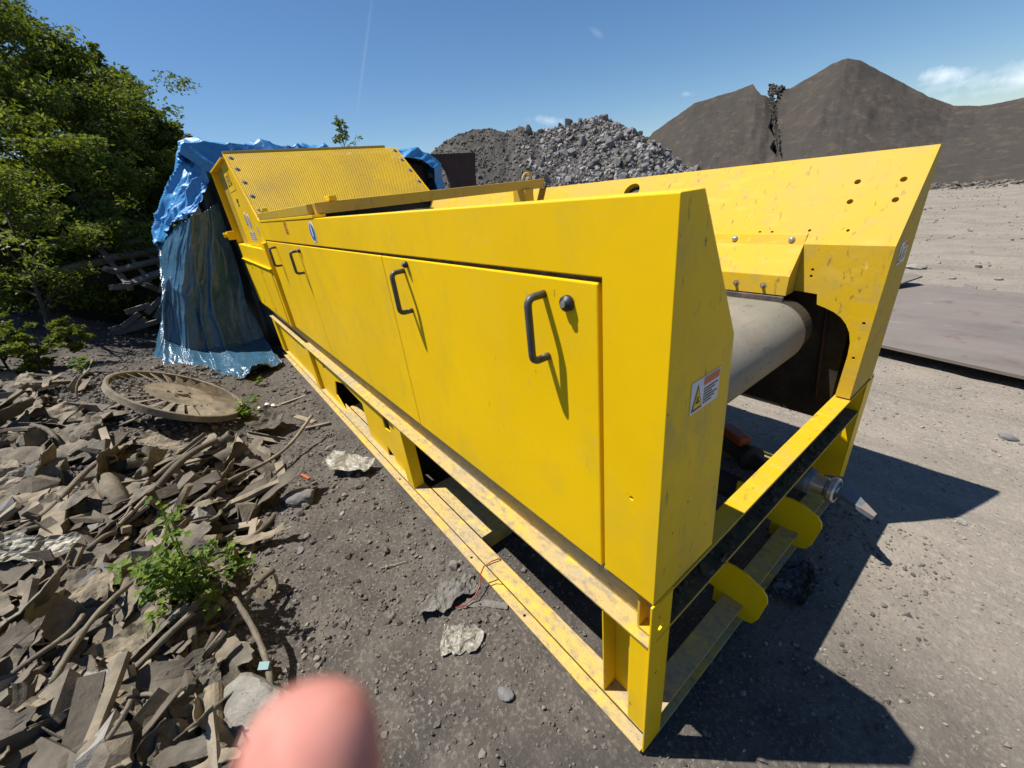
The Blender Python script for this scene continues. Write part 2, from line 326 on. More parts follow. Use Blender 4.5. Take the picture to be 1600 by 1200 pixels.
def warp(n, c, k, a, b):
    t = np.linspace(-1, 1, n); s = np.sinh(t * k) / math.sinh(k); return np.where(s < 0, c + s * (c - a), c + s * (b - c))
gx = warp(520, -1.9, 5.6, -420, 420); gy = warp(520, .1, 5.6, -420, 420)
GX, GY = np.meshgrid(gx, gy, indexing='ij')
ground = link_mesh('ground', grid_mesh('ground', np.stack([GX, GY, ground_h(GX, GY)], -1)), [])
def groundmat():
    m = bpy.data.materials.new('gravelly_ground'); m.use_nodes = True; nt = m.node_tree; n = nt.nodes; L = nt.links.new
    p = n['Principled BSDF']; p.inputs['Roughness'].default_value = .95; p.inputs['Specular IOR Level'].default_value = .2
    tc = n.new('ShaderNodeTexCoord'); sp = n.new('ShaderNodeSeparateXYZ'); L(tc.outputs['Object'], sp.inputs[0])
    def noise(s, d=8, r=.65, st=None):
        v = tc.outputs['Object']
        if st:
            mp = n.new('ShaderNodeMapping'); mp.inputs['Scale'].default_value = st; L(v, mp.inputs[0]); v = mp.outputs[0]
        t = n.new('ShaderNodeTexNoise'); t.inputs['Scale'].default_value = s; t.inputs['Detail'].default_value = d; t.inputs['Roughness'].default_value = r; L(v, t.inputs['Vector']); return t.outputs[0]
    def mr(x, a, b, c=0.0, d=1.0):
        r = n.new('ShaderNodeMapRange'); L(x, r.inputs[0]); r.inputs[1].default_value = a; r.inputs[2].default_value = b; r.inputs[3].default_value = c; r.inputs[4].default_value = d; return r.outputs[0]
    def mix(f, a, b):
        x = n.new('ShaderNodeMixRGB'); L(f, x.inputs[0])
        for i, c in ((1, a), (2, b)):
            if isinstance(c, tuple): x.inputs[i].default_value = (*c, 1)
            else: L(c, x.inputs[i])
        return x.outputs[0]
    def add(a, b):
        x = n.new('ShaderNodeMath'); x.operation = 'ADD'; L(a, x.inputs[0]); L(b, x.inputs[1]); return x.outputs[0]
    cinder = mix(mr(noise(5), .35, .65), (.098, .086, .074), (.055, .049, .044))
    cinder = mix(mr(noise(60, 4), .52, .62), cinder, (.135, .12, .10))
    cinder = mix(mr(noise(1.3), .50, .66), cinder, (.050, .045, .041))
    dust = mix(mr(noise(2.2), .35, .65), (.235, .205, .170), (.185, .162, .136))
    dust = mix(mr(noise(35, 6), .50, .66), dust, (.27, .24, .20))
    dust = mix(mr(noise(90, 3), .60, .68), dust, (.11, .098, .085))
    dust = mix(mr(noise(1.2, 8, .65, (.22, 1.6, 1)), .50, .72), dust, (.15, .13, .108))
    f = mr(add(sp.outputs[1], mr(noise(2.0), 0, 1, -.5, .5)), .35, 1.5)
    col = mix(f, cinder, dust)
    L(col, p.inputs['Base Color'])
    vo = n.new('ShaderNodeTexVoronoi'); vo.inputs['Scale'].default_value = 70; L(tc.outputs['Object'], vo.inputs['Vector'])
    vo2 = n.new('ShaderNodeTexVoronoi'); vo2.inputs['Scale'].default_value = 22; L(tc.outputs['Object'], vo2.inputs['Vector'])
    b = n.new('ShaderNodeBump'); b.inputs['Strength'].default_value = .55; b.inputs['Distance'].default_value = .012
    L(add(add(noise(30, 10, .7), noise(6, 8, .7)), add(mr(vo.outputs[0], 0, .6, .35, 0), mr(vo2.outputs[0], 0, .3, .3, 0))), b.inputs['Height']); L(b.outputs[0], p.inputs['Normal'])
    return m
ground.data.materials.append(groundmat()); tag(ground, kind='structure')

# ------------------------------------------------------------------ heaps of sand and rubble behind
def hill(name, prof, d0, d1, d2, m, seed, nA, nD, noise, crack=None, z0=-.05):
    """prof: silhouette in the direction seen from the yard: list of (px, py); ridge at distance d1, foot at d0, back at d2"""
    ang = []
    for px, py in prof:
        dx, dy, te = hdir(px, py); ang.append((math.atan2(dx, dy), 1.7 + te * d1))
    ang.sort(); A = np.array([a for a, _ in ang]); Hh = np.array([h for _, h in ang])
    aa = np.linspace(A[0], A[-1], nA); hh = np.interp(aa, A, Hh); hh = np.clip(hh, .05, None)
    t = np.linspace(0, 1, nD); fwd = np.where(t < .72, t / .72, 1); D = np.where(t < .72, d0 + (d1 - d0) * t / .72, d1 + (d2 - d1) * (t - .72) / .28)
    shape = np.where(t < .72, (t / .72) ** 1.08, 1 - (t - .72) / .28)
    AA, DD = np.meshgrid(aa, D, indexing='ij')
    H = hh[:, None] * shape[None, :]
    lobes = 1 + .010 * vnoise(AA * 30, DD * .3, 1.0, seed, 3)
    X = CAMP.x + np.sin(AA) * DD * lobes; Yv = CAMP.y + np.cos(AA) * DD * lobes
    ridge = np.exp(-((DD - d1) / (.12 * (d1 - d0) + .5)) ** 2)
    env = np.clip(H / .8, 0, 1)
    H = H + env * noise * (vnoise(X, Yv, .55, seed + 3, 5, .55)) * (1 - .55 * ridge) + env * noise * .12 * vnoise(X, Yv, 4.0, seed + 5, 3)
    if crack: H = crack(AA, DD, H, hh[:, None])
    P = np.stack([X, Yv, H + z0], -1)
    return link_mesh(name, grid_mesh(name, P), m), (aa, D, P)
def earthmat(name, c1, c2, c3, s=1.0):
    return mat(name, c1, .95, var=c2, scale=.5 * s, bump=.8, bscale=5 * s, spec=.15, layers=[(c3, 2.5 * s, .52, .7, (1, 1, .35)), (c2, 14 * s, .52, .64, S1)])
M['sand'] = earthmat('dark_sand', (.060, .050, .041), (.044, .040, .036), (.086, .068, .052), .8)
M['rubble'] = earthmat('grey_rubble', (.085, .078, .072), (.06, .055, .05), (.13, .12, .112), 2.0)
ca = [(1196, 128), (1206, 150), (1203, 163), (1211, 178), (1208, 196), (1214, 212), (1211, 228), (1216, 240)]
cpos = []
for px, py in ca:
    dx, dy, te = hdir(px, py); cpos.append((math.atan2(dx, dy), te))
def crack(A, D, H, hh):
    d0, d1 = 24.5, 35.0
    frac = np.clip((D - d0) / (d1 - d0), 0, 1.15)
    te = (H - 1.7) / D
    ts = np.array([c[1] for c in cpos])[::-1]; az_ = np.array([c[0] for c in cpos])[::-1]
    ac = np.interp(te, ts, az_); wd = np.interp(te, ts, [.002, .0055, .0025, .0065, .002, .005, .009, .017])
    inside = 1 - sstep(np.abs(A - ac - .002 * vnoise(D, D, 1.5, 77, 2)), wd * .5, wd * 1.2)
    act = sstep(te, ts[0] - .004, ts[0] + .004) * (D < d1 + 1)
    return H - inside * act * (1.5 + 1.1 * frac)
hill('sand_hill', [(1000, 232), (1020, 205), (1060, 178), (1085, 160), (1140, 143), (1185, 126), (1200, 128), (1212, 138), (1235, 136), (1262, 120), (1300, 96), (1325, 88), (1345, 91), (1370, 104), (1410, 126), (1450, 148), (1490, 164), (1530, 164), (1565, 158), (1600, 151), (1680, 140), (1800, 170), (2100, 200)],
     24.5, 35, 46, M['sand'], 41, 1100, 320, .17, crack)[0]
tag(bpy.data.objects['sand_hill'], kind='structure')
rub, rubdat = hill('rubble_hill', [(590, 310), (640, 260), (680, 230), (705, 210), (740, 200), (765, 199), (790, 204), (815, 196), (835, 203), (870, 196), (905, 190), (925, 181), (950, 184), (985, 200), (1020, 220), (1050, 243), (1075, 258), (1100, 271), (1140, 285)],
     16.5, 22, 27, M['rubble'], 61, 420, 220, .38)
tag(rub, kind='structure')

def hull_rock(seed, n=13, sq=(1, 1, 1)):
    r = random.Random(seed); bm = bmesh.new()
    for _ in range(n):
        v = Vector((r.gauss(0, 1), r.gauss(0, 1), r.gauss(0, 1))).normalized() * r.uniform(.38, .52)
        bm.verts.new((v.x * sq[0], v.y * sq[1], v.z * sq[2]))
    res = bmesh.ops.convex_hull(bm, input=bm.verts)
    bmesh.ops.delete(bm, geom=[g for g in res['geom_interior'] if isinstance(g, bmesh.types.BMVert)], context='VERTS')
    bmesh.ops.recalc_face_normals(bm, faces=bm.faces)
    me = bpy.data.meshes.new('rock'); bm.to_mesh(me); bm.free(); return me
hulls = [hull_rock(s, 11 + s % 5) for s in range(10)]
hull_np = []
for me in hulls:
    me.calc_loop_triangles(); V = np.array([v.co[:] for v in me.vertices]); T = np.array([t.vertices[:] for t in me.loop_triangles]); hull_np.append((V, T))
def rand_rots(n):
    q = rng.normal(size=(n, 4)); q /= np.linalg.norm(q, axis=1)[:, None]; a, b, c, d = q.T
    return np.stack([np.stack([1 - 2 * (c * c + d * d), 2 * (b * c - a * d), 2 * (b * d + a * c)], -1), np.stack([2 * (b * c + a * d), 1 - 2 * (b * b + d * d), 2 * (c * d - a * b)], -1), np.stack([2 * (b * d - a * c), 2 * (c * d + a * b), 1 - 2 * (b * b + c * c)], -1)], 1)
def scatter(name, P, S, m, flat=1.0):
    """one mesh of many small stones at P (n,3) of size S (n,)"""
    n = len(P); Rr = rand_rots(n); kinds = rng.integers(0, len(hull_np), n); Vs = []; Ts = []; b = 0
    for k, (V, T) in enumerate(hull_np):
        idx = np.nonzero(kinds == k)[0]
        if not len(idx): continue
        W = np.einsum('nij,vj->nvi', Rr[idx], V) * S[idx][:, None, None]; W[..., 2] *= flat
        W += P[idx][:, None, :]; Vs.append(W.reshape(-1, 3)); Ts.append((T[None] + (np.arange(len(idx)) * len(V))[:, None, None] + b).reshape(-1, 3)); b += len(idx) * len(V)
    return link_mesh(name, poly_mesh(name, np.concatenate(Vs), np.concatenate(Ts)), m)
def rockmat(name, c1, c2):
    m = bpy.data.materials.new(name); m.use_nodes = True; n = m.node_tree.nodes; L = m.node_tree.links.new
    g = n.new('ShaderNodeNewGeometry'); rp = n.new('ShaderNodeValToRGB'); rp.color_ramp.elements[0].color = (*c1, 1); rp.color_ramp.elements[1].color = (*c2, 1)
    L(g.outputs['Random Per Island'], rp.inputs[0]); p = n['Principled BSDF']; p.inputs['Roughness'].default_value = .9; p.inputs['Specular IOR Level'].default_value = .25
    L(rp.outputs[0], p.inputs['Base Color']); return m
M['stones'] = rockmat('mixed_grey_stones', (.10, .094, .09), (.30, .285, .275))
M['fines'] = rockmat('mixed_brown_stones', (.06, .054, .048), (.16, .145, .125))
M['gravel'] = rockmat('gravel_stones', (.06, .054, .048), (.19, .17, .145))
M['gravel2'] = rockmat('yard_stones', (.13, .115, .095), (.30, .265, .22))
aa, D, RP = rubdat
def rub_pts(n, a_lo, a_hi, lift=0.0):
    ia = rng.uniform(a_lo, a_hi, n) * (len(aa) - 1); idd = rng.uniform(.02, .76, n) * (len(D) - 1)
    p = RP[ia.astype(int), idd.astype(int)].copy(); p[:, 2] += lift; return p
tot_a = (aa - aa[0]) / (aa[-1] - aa[0])
sand_o = bpy.data.objects['sand_hill']; smat = M['dirt']
cp_ = []; cs_ = []
for k in range(260):
    t = random.random() ** 1.6; px = np.interp(t, [0, .12, .3, .5, .7, 1], [1214, 1208, 1204, 1210, 1209, 1215]) + random.uniform(-1, 1) * (11 * (1 - t) ** 4 + .9); py = 130 + t * 105 + (0 if t > .1 else random.uniform(2, 8))
    dx, dy, te = hdir(px, py); dist = 35.0 - 9.3 * t; cp_.append((CAMP.x + dx * dist, CAMP.y + dy * dist, 1.7 + te * dist)); cs_.append(random.uniform(.25, .75) * (1.15 - .5 * t))
clod = scatter('crack_shade_clods', np.array(cp_), np.array(cs_) * .27, M['dark']); tag(clod, kind='stuff')  # black clods added along the crack to stand in for its shade
# azimuth grows to the right
P1 = rub_pts(9000, .0, 1.0); S1_ = rng.gamma(2.0, .032, len(P1)) + .03
tag(scatter('rubble', P1, S1_, M['fines']), kind='stuff')
def az_frac(px):
    dx, dy, te = hdir(px, 240); return (math.atan2(dx, dy) - aa[0]) / (aa[-1] - aa[0])
fa, fb = az_frac(800), az_frac(1095)
P2 = rub_pts(5200, fa, 1.0); k_ = rng.random(len(P2)); S2_ = .06 + rng.gamma(2.2, .045, len(P2))
# the coarse stones lie mostly low and to the right
ia2 = (np.arctan2(P2[:, 0] - CAMP.x, P2[:, 1] - CAMP.y) - aa[0]) / (aa[-1] - aa[0])
keep = (k_ < np.clip((ia2 - fa) / (fb - fa) * 1.8 + .25 - P2[:, 2] * .05, 0, 1))
tag(scatter('broken_stone', P2[keep], S2_[keep], M['stones']), kind='stuff')
bmats = [M['stones']]
for i in range(90):
    me = hulls[i % 10] if i >= 10 else hulls[i].copy()
    if i < 10: hulls.append(me)
    me = hulls[10 + i % 10]
    if not me.materials: me.materials.append(M['rock'])
    p = rub_pts(1, fa + (.9 - fa) * .05, .93)[0]; o = bpy.data.objects.new('boulder', me); COL.objects.link(o)
    s = random.uniform(.32, .62); o.location = (p[0], p[1], p[2] + .08); o.scale = (s, s * random.uniform(.7, 1), s * random.uniform(.6, .9)); o.rotation_euler = (random.uniform(0, 6), random.uniform(0, 6), random.uniform(0, 6))
    tag(o, 'large grey broken stone lying on the slope of the rubble heap', 'boulder', 'large stones on the rubble heap')

# ------------------------------------------------------------------ the machine
W = 1.75
mc = empty('conveyor_hopper', (-3.0, .87, 0), 'long yellow steel conveyor feed hopper standing on a skid frame', 'machine')
def mb(): return MB()
LEN = -5.85
sec = [(0, .715), (0, 1.67), (.072, 1.67), (.244, 1.372), (.285, .715)]
near = mb().prism(sec, 'x', 0, -4.03).build('side_body', M['yellow'], mc)
def cyl_cut(c, d, r, l=.2, seg=16):
    c = Vector(c); d = Vector(d).normalized(); return mb().cyl(c - d * l / 2, c + d * l / 2, r, seg=seg)
carve(near, [mb().box(-4.3, -.157, -.5, .030, .5, 1.525), cyl_cut((-.075, 0, 1.02), (0, 1, 0), .004, .03), cyl_cut((0, .12, .98), (1, 0, 0), .003, .03)], bevel=.009, seg=3)
near.data.materials.append(M['yellow_scuffed']); near.data.polygons.foreach_set('material_index', [1 if p.normal.x > .6 else 0 for p in near.data.polygons])
near['label'] = 'near side body with closed end and flared inner face'
# doors on the near side
def handle(x, z0, z1, parent, out=.052, r=.0095):
    c = .018; p = [(x, .004, z0), (x, -out + c, z0)]
    for k in range(5): a = math.pi / 2 * k / 4; p.append((x, -out + c - c * math.sin(a), z0 + c - c * math.cos(a)))
    for k in range(5): a = math.pi / 2 * k / 4; p.append((x, -out + c - c * math.cos(a), z1 - c + c * math.sin(a)))
    p += [(x, .004, z1)]
    return mb().tube(p, r, 10).build('handle', M['grip'], parent, smooth=True)
def lock(x, z, parent, r=.018):
    o = mb().lathe([(0, -.018), (r * .55, -.018), (r * .6, -.014), (r * .95, -.012), (r, -.006), (r, .002)], (x, 0, z), (0, 1, 0)).build('lock', M['ink'], parent, smooth=True)
    mb().lathe([(0, -.0205), (r * .4, -.0205), (r * .42, -.016)], (x, 0, z), (0, 1, 0), 20).build('keyhole', M['steel'], parent)
    return o
def door(x0, x1, z0, z1, y0=0.0, y1=.028, m='yellow'):
    return mb().box(x1, x0, y0, y1, z0, z1).build('door', M[m], mc, bevel=.004)
mb().box(-4.0, -.16, .012, .0298, 1.516, 1.5248).build('seam_shade_strip', M['rubber'], mc)  # dark strip added to paint the shade in the seam above the doors
d1 = door(-.168, -1.303, .712, 1.514); handle(-.33, 1.318, 1.474, d1); lock(-.252, 1.463, d1)
d2 = door(-1.306, -2.775, .712, 1.514); handle(-1.105, 1.318, 1.470, d1); lock(-1.07, 1.495, d1, .012)
d3 = door(-2.780, -4.00, .712, 1.514); handle(-2.83, 1.33, 1.475, d3); lock(-2.76, 1.48, d2, .014); handle(-3.62, 1.33, 1.475, d3)
# tail section: tall box with the perforated guard
tail = mb().box(-6.0, -4.79, .05, W - .05, .72, 2.24).box(-4.785, -4.04, .05, W - .05, .72, 1.50).build('rear_housing', M['dark'], mc)
side = mb().prism([(-4.032, 1.452), (-4.032, 1.685), (-4.75, 2.255), (-5.25, 2.24), (-5.28, 1.452)], 'y', 0, .045).build('side_plate', M['yellow'], mc, bevel=.004)
side2 = mb().prism([(-5.285, 1.452), (-5.285, 2.245), (-6.04, 2.245), (-6.04, 1.452)], 'y', .035, .05).build('side_plate', M['yellow_shade'], mc)
mb().box(-6.06, -4.76, -.035, .05, 2.246, 2.262).build('top_flange', M['yellow'], mc, bevel=.002)
mb().box(-6.06, -6.045, -.03, .05, 1.45, 2.244).build('rear_flange', M['yellow'], mc, bevel=.002)
lowb = mb().box(-6.05, -4.035, -.03, .05, .715, 1.446).build('lower_cabinet', M['yellow'], mc, bevel=.006)
for k, (xa, xb) in enumerate(((-4.12, -4.74), (-4.76, -5.45))):
    dd = mb().box(xb, xa, -.036, -.0305, .74, 1.255).build('cabinet_door', M['yellow'], mc, bevel=.002)
    for zz in (1.20, .80): mb().box(xb + .06, xb + .075, -.038, -.0362, zz - .02, zz + .02).build('hinge_slot', M['ink'], dd)
mb().box(-6.05, -4.035, -.050, -.031, 1.268, 1.276).build('trim_strip', M['yellow'], mc)
for x in (-4.3, -4.9, -5.5): mb().lathe([(0, .008), (.008, .008), (.01, 0)], (x, .0, 1.447), (0, 0, 1), 10).build('bolt', M['steel'], mc)
mb().box(-4.20, -4.035, -.028, -.0, 1.4465, 1.50).build('hinge_bracket', M['yellow'], mc)
cl = mb().box(-6.20, -6.05, -.10, .03, 1.50, 1.60).cyl((-6.15, -.14, 1.56), (-6.15, .0, 1.56), .035).build('rear_clamp', M['yellow'], mc, bevel=.004)
# the guard
def quad_uv(name, a, b, c, d, m, parent):
    a, b, c, d = map(Vector, (a, b, c, d)); me = bpy.data.meshes.new(name); me.from_pydata([a, b, c, d], [], [(0, 1, 2, 3)])
    uv = me.uv_layers.new(name='UVMap'); wdt = (b - a).length; hgt = (d - a).length
    for i, q in enumerate(((0, 0), (wdt, 0), (wdt, hgt), (0, hgt))): uv.data[i].uv = q
    return link_mesh(name, me, m, parent)
gs = Vector((-4.02, .0, 1.712)); ge = Vector((-4.75, 0, 2.275)); gn = (ge - gs).cross(Vector((0, 1, 0))).normalized() * -1
if gn.z < 0: gn = -gn
guard = quad_uv('perforated_guard', gs + gn * .012, gs + gn * .012 + Vector((0, W, 0)), ge + gn * .012 + Vector((0, W, 0)), ge + gn * .012, M['perf'], mc)
sol = guard.modifiers.new('s', 'SOLIDIFY'); sol.thickness = .003
mb().prism([(gs.x, gs.z), (ge.x, ge.z), (ge.x + gn.x * .012, ge.z + gn.z * .012), (gs.x + gn.x * .012, gs.z + gn.z * .012)], 'y', -.004, .012).build('guard_edge', M['yellow'], guard)
mb().prism([(gs.x, gs.z), (ge.x, ge.z), (ge.x + gn.x * .012, ge.z + gn.z * .012), (gs.x + gn.x * .012, gs.z + gn.z * .012)], 'y', W - .012, W + .004).build('guard_edge', M['yellow'], guard)
mb().box(-4.80, -4.757, 0, W - .12, 2.262, 2.312).build('guard_top_rail', M['yellow_shade'], guard, bevel=.002)
for y in (.045, W - .04):
    for t in (.08, .30, .52, .74, .93):
        c = gs.lerp(ge, t) + gn * .012 + Vector((0, y, 0))
        mb().lathe([(0, .016), (.012, .016), (.013, .002), (.026, .002), (.026, 0)], c, gn, 10).build('bolt', M['junk_d'], guard)
# side bar and cross bar over the belt
bar = mb().box(-2.25, -2.19, .03, W - .02, 1.688, 1.748).build('cross_bar', M['yellow_shade'], mc, bevel=.004)
bar2 = mb().box(-4.0, -2.255, .0, .04, 1.69, 1.745).build('side_bar', M['yellow_shade'], mc, bevel=.004)
mb().box(-4.0, -2.18, -.003, .07, 1.672, 1.688).build('bar_foot', M['yellow'], mc, bevel=.002)
def clamp_(x, y, p): 
    mb().box(x - .05, x + .05, y - .02, y + .02, 1.749, 1.775).build('clamp', M['yellow'], p, bevel=.003)
    mb().cyl((x - .08, y, 1.762), (x - .03, y, 1.762), .012, seg=12).build('clamp_pin', M['yellow_dusty'], p)
clamp_(-2.22, .13, bar); clamp_(-3.72, .02, bar2)
hk = [(-2.22, W - .17 + .045 * math.cos(a), 1.745 + .05 * math.sin(a)) for a in np.linspace(0, math.pi, 10)]
mb().tube(hk, .009, 8).build('hook', M['yellow_dusty'], bar, smooth=True)
hk = [(-2.22 + .02, W - .17 + .03 * math.cos(a), 1.69 + .04 * math.sin(a)) for a in np.linspace(math.pi, 2 * math.pi, 10)]
mb().tube(hk, .007, 8).build('hook', M['yellow_dusty'], bar, smooth=True)
mb().box(-2.30, -2.16, 1.50, 1.58, 1.40, 1.687).build('bar_support', M['yellow_shade'], mc)
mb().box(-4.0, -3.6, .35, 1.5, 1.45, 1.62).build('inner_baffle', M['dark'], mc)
# far side wing
secf = [(1.725, 1.683), (1.762, 1.683), (1.755, .72), (1.435, .72), (1.48, 1.355)]
wing = mb().prism(secf, 'x', 0, -4.02).build('side_wing', M['yellow_worn'], mc)
cp = [(-.275, 1.157), (-.212, 1.152), (-.204, 1.108), (-.172, 1.098), (-.138, 1.085), (-.108, 1.066), (-.084, 1.040), (-.066, 1.008), (-.054, .965), (-.050, .91), (-.053, .74), (-.053, .60), (-3.9, .60), (-3.9, 1.157)]
sn = Vector((0, -.80, .60))
cuts = [mb().prism(cp, 'y', 1.2, 1.715), cyl_cut((-1.345, 1.68, 1.600), sn, .055, .3, 28)]
for (px, py, r) in [(1340, 284, .011), (1412, 280, .011), (1328, 315, .011), (1399, 312, .011), (1187, 363, .007), (1206, 363, .007), (1265, 360, .006), (1325, 360, .006)]:
    q = None
    rr = ray(px, py); a0 = Vector((0, 1.48, 1.355)); nn_ = Vector((1, 0, 0)).cross(Vector((0, 1.725 - 1.48, 1.683 - 1.355))).normalized(); t = nn_.dot(a0 - CAMP) / nn_.dot(rr); q = CAMP + rr * t
    cuts.append(cyl_cut(q, nn_, r, .06, 14))
for (px, py, r) in [(1268, 422, .006), (1266, 432, .006), (1350, 505, .006), (1335, 558, .006)]:
    cuts.append(cyl_cut(hit(px, py, 1, 1.462), (0, 1, 0), r, .09, 14))
carve(wing, cuts, bevel=.007, seg=2)
wing['label'] = 'tall flared far wing, scratched and drilled with bolt holes'
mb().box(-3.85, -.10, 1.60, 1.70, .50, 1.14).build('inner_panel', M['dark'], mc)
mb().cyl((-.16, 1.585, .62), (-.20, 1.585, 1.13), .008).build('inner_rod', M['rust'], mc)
hc = Vector((-1.345, 1.68, 1.600)); mb().cyl(hc - sn * .02 + sn * 0, hc - sn * .05, .054, seg=28).build('hole_shade', M['dark'], mc)  # black disc inside the cut, standing in for the shade of the hole
# skirt flap with rubber strip
fs = [(1.512, 1.398), (1.500, 1.392), (1.478, 1.352), (1.385, 1.236), (1.378, 1.152), (1.388, 1.152), (1.397, 1.232), (1.488, 1.346)]
fl = mb().prism(fs, 'x', -.302, -3.9).build('skirt_plate', M['yellow_worn'], mc, bevel=.002)
mb().prism([(1.502, 1.375), (1.385, 1.236), (1.38, 1.152), (1.46, 1.152), (1.484, 1.345)], 'x', -.3035, -.310).build('skirt_end', M['yellow_shade'], fl)
for x in (-.355, -.60): 
    c = Vector((x, 1.487, 1.372)); mb().lathe([(0, .010), (.008, .009), (.013, .003), (.014, 0)], c, sn, 16).build('bolt', M['steel'], fl, smooth=True)
for x in (-.40, -.52, -.75): mb().lathe([(0, .018), (.007, .018), (.007, .002), (.014, .002), (.014, 0)], (x, 1.381, 1.190), (0, -1, 0), 12).build('bolt', M['junk_d'], fl)
mb().box(-3.9, -.305, 1.362, 1.374, 1.085, 1.150).build('rubber_strip', M['rubber'], mc, bevel=.002)
mb().box(-3.9, -.33, .372, .384, 1.085, 1.150).build('rubber_strip', M['rubber'], mc)
# belt around the drum
cx, cz, rd = -.318, 1.0, .140
pts = [(-3.9, cz + rd)]
for k in range(25): a = math.pi / 2 - math.pi * k / 24; pts.append((cx + rd * math.cos(a), cz + rd * math.sin(a)))
pts.append((-3.9, cz - rd))
inner = [(x if x < cx + .001 and False else cx + (x - cx) * .93 if x > cx else x, cz + (z - cz) * .93) for x, z in pts]
loop = pts + inner[::-1]
m_ = mb(); yy = [.40, .42, .55, .85, 1.15, 1.31, 1.335]; vv = []
for y in yy:
    sh = {0: .96, 1: 1.0}.get(yy.index(y), 1.0) if yy.index(y) < 2 else (.955 if y > 1.33 else 1.0)
    vv += [(cx + (x - cx) * (sh if x > cx else 1), y, cz + (z - cz) * sh) for x, z in loop]
nl = len(loop); ff = []
for j in range(len(yy) - 1):
    for i in range(nl): ff.append((j * nl + i, j * nl + (i + 1) % nl, (j + 1) * nl + (i + 1) % nl, (j + 1) * nl + i))
npz = len(pts)
for base in (0, (len(yy) - 1) * nl):
    for i in range(npz - 1): ff.append((base + i, base + i + 1, base + nl - 2 - i, base + nl - 1 - i))
m_.raw(vv, ff); bo = m_.build('conveyor_belt', M['belt'], mc); bo.data.polygons.foreach_set('use_smooth', [abs(p.normal.y) < .5 for p in bo.data.polygons])
mb().cyl((cx, .38, cz), (cx, 1.42, cz), rd * .925, seg=40).cyl((cx, 1.36, cz), (cx, 1.56, cz), .03).build('drum', M['dark'], mc, smooth=False)
mb().box(-3.9, -.62, .45, 1.30, .90, 1.10).build('belt_bed', M['dark'], mc)
# frame
FR = 'yellow_dusty'
def skid(y0, y1, ys, nm='skid_rail'):
    s = 1 if ys > 0 else -1
    o = mb().box(LEN, -.005, min(y0 - .015 * s, y1), max(y0 - .015 * s, y1), .000, .008).box(LEN, -.005, min(y0, y1), max(y0, y1), .092, .100).box(LEN, -.005, (y0 + y1) / 2 - .004, (y0 + y1) / 2 + .004, .0082, .0918).build(nm, M[FR], mc)
    return o
sk = skid(0.0, .075, 1); sk['label'] = 'near skid rail with bolt holes and dust'
carve(sk, [cyl_cut((x, .007, .004), (0, 0, 1), .007, .05, 12) for x in (-.62, -1.05, -1.95, -3.2)], bevel=.0015)
skid(W, W - .075, -1)
def rail(y0, s):
    a, b = sorted((y0, y0 + .070 * s)); c, d = sorted((y0 + .062 * s, y0 + .070 * s)); e, f = sorted((y0 + .012 * s, y0 + .062 * s))
    return mb().box(LEN, -.004, a, b, .535, .545).box(LEN, -.004, c, d, .5455, .700).box(LEN, -.004, e, b, .7005, .7125).build('upper_rail', M[FR], mc, bevel=.002)
rail(-.006, 1); rail(W + .006, -1)
# end cross rail, open to the front, and beam on the ground
mb().box(-.060, 0.004, .02, W - .02, .704, .7125).box(-.060, -.052, .02, W - .02, .5585, .7035).box(-.060, .004, .02, W - .02, .550, .558).build('cross_rail', M['yellow_worn'], mc, bevel=.0015)
mb().box(-.0515, .0025, .09, W - .09, .5584, .5625).box(-.0515, -.046, .3, W - .3, .5626, .700).build('dirt_layer', M['dirt'], mc)
lumps = np.stack([rng.uniform(-.045, .002, 80), rng.uniform(.1, W - .25, 80), rng.uniform(.562, .572, 80)], -1)
lu = scatter('dirt_lumps', lumps, rng.gamma(1.5, .006, 80) + .006, M['dirt']); lu.parent = mc; lu.location = -Vector(mc.location); tag(lu, kind='stuff')
mb().box(-.078, 0, .075, W - .075, .092, .100).box(-.078, 0.004, .075, W - .075, 0, .008).box(-.042, -.034, .075, W - .075, .0082, .0918).build('ground_beam', M[FR], mc, bevel=.0015)
ear = [(-.12, .02), (.01, .02), (.04, .032), (.058, .075), (.076, .185), (.070, .215), (.050, .240), (-.01, .268), (-.06, .273), (-.30, .24), (-.30, .101), (-.12, .101)]
for y in (.65, 1.19): mb().prism(ear, 'y', y, y + .010).build('guide_plate', M['yellow'], mc, bevel=.0015)
# long guide beams behind the ears
for y in (.60, 1.20): mb().box(-5.7, -.31, y, y + .08, .101, .20).build('inner_beam', M['dark'], mc)
# posts
def post(x0, x1, z0=.1005, z1=.534, y0=.0, y1=.068, m='yellow'): return mb().box(min(x0, x1), max(x0, x1), y0, y1, z0, z1).build('post', M[m], mc, bevel=.002)
mb().box(-.068, -.0035, .000, .006, .1005, .534).box(-.0030, .003, -.008, .085, .0, .7135).build('corner_post', M['yellow'], mc, bevel=.0015)
cpst = [o for o in mc.children if o.name.startswith('corner_post')][0]
carve(cpst, [cyl_cut((0, .036, .60), (1, 0, 0), .012, .05), cyl_cut((0, .030, .648), (1, 0, 0), .006, .05), cyl_cut((0, .03, .40), (1, 0, 0), .006, .05)])
mb().box(-.170, -.165, .0, .065, .1005, .534).box(-.1645, -.070, .058, .064, .1005, .534).build('post', M['yellow'], mc, bevel=.001)
post(-1.66, -1.757); post(-3.80, -3.94); post(-5.52, -5.70)
web = mb().prism([(-1.762, .1005), (-1.762, .534), (-3.795, .534), (-3.795, .1005)], 'y', .032, .040).build('web_plate', M['yellow'], mc)
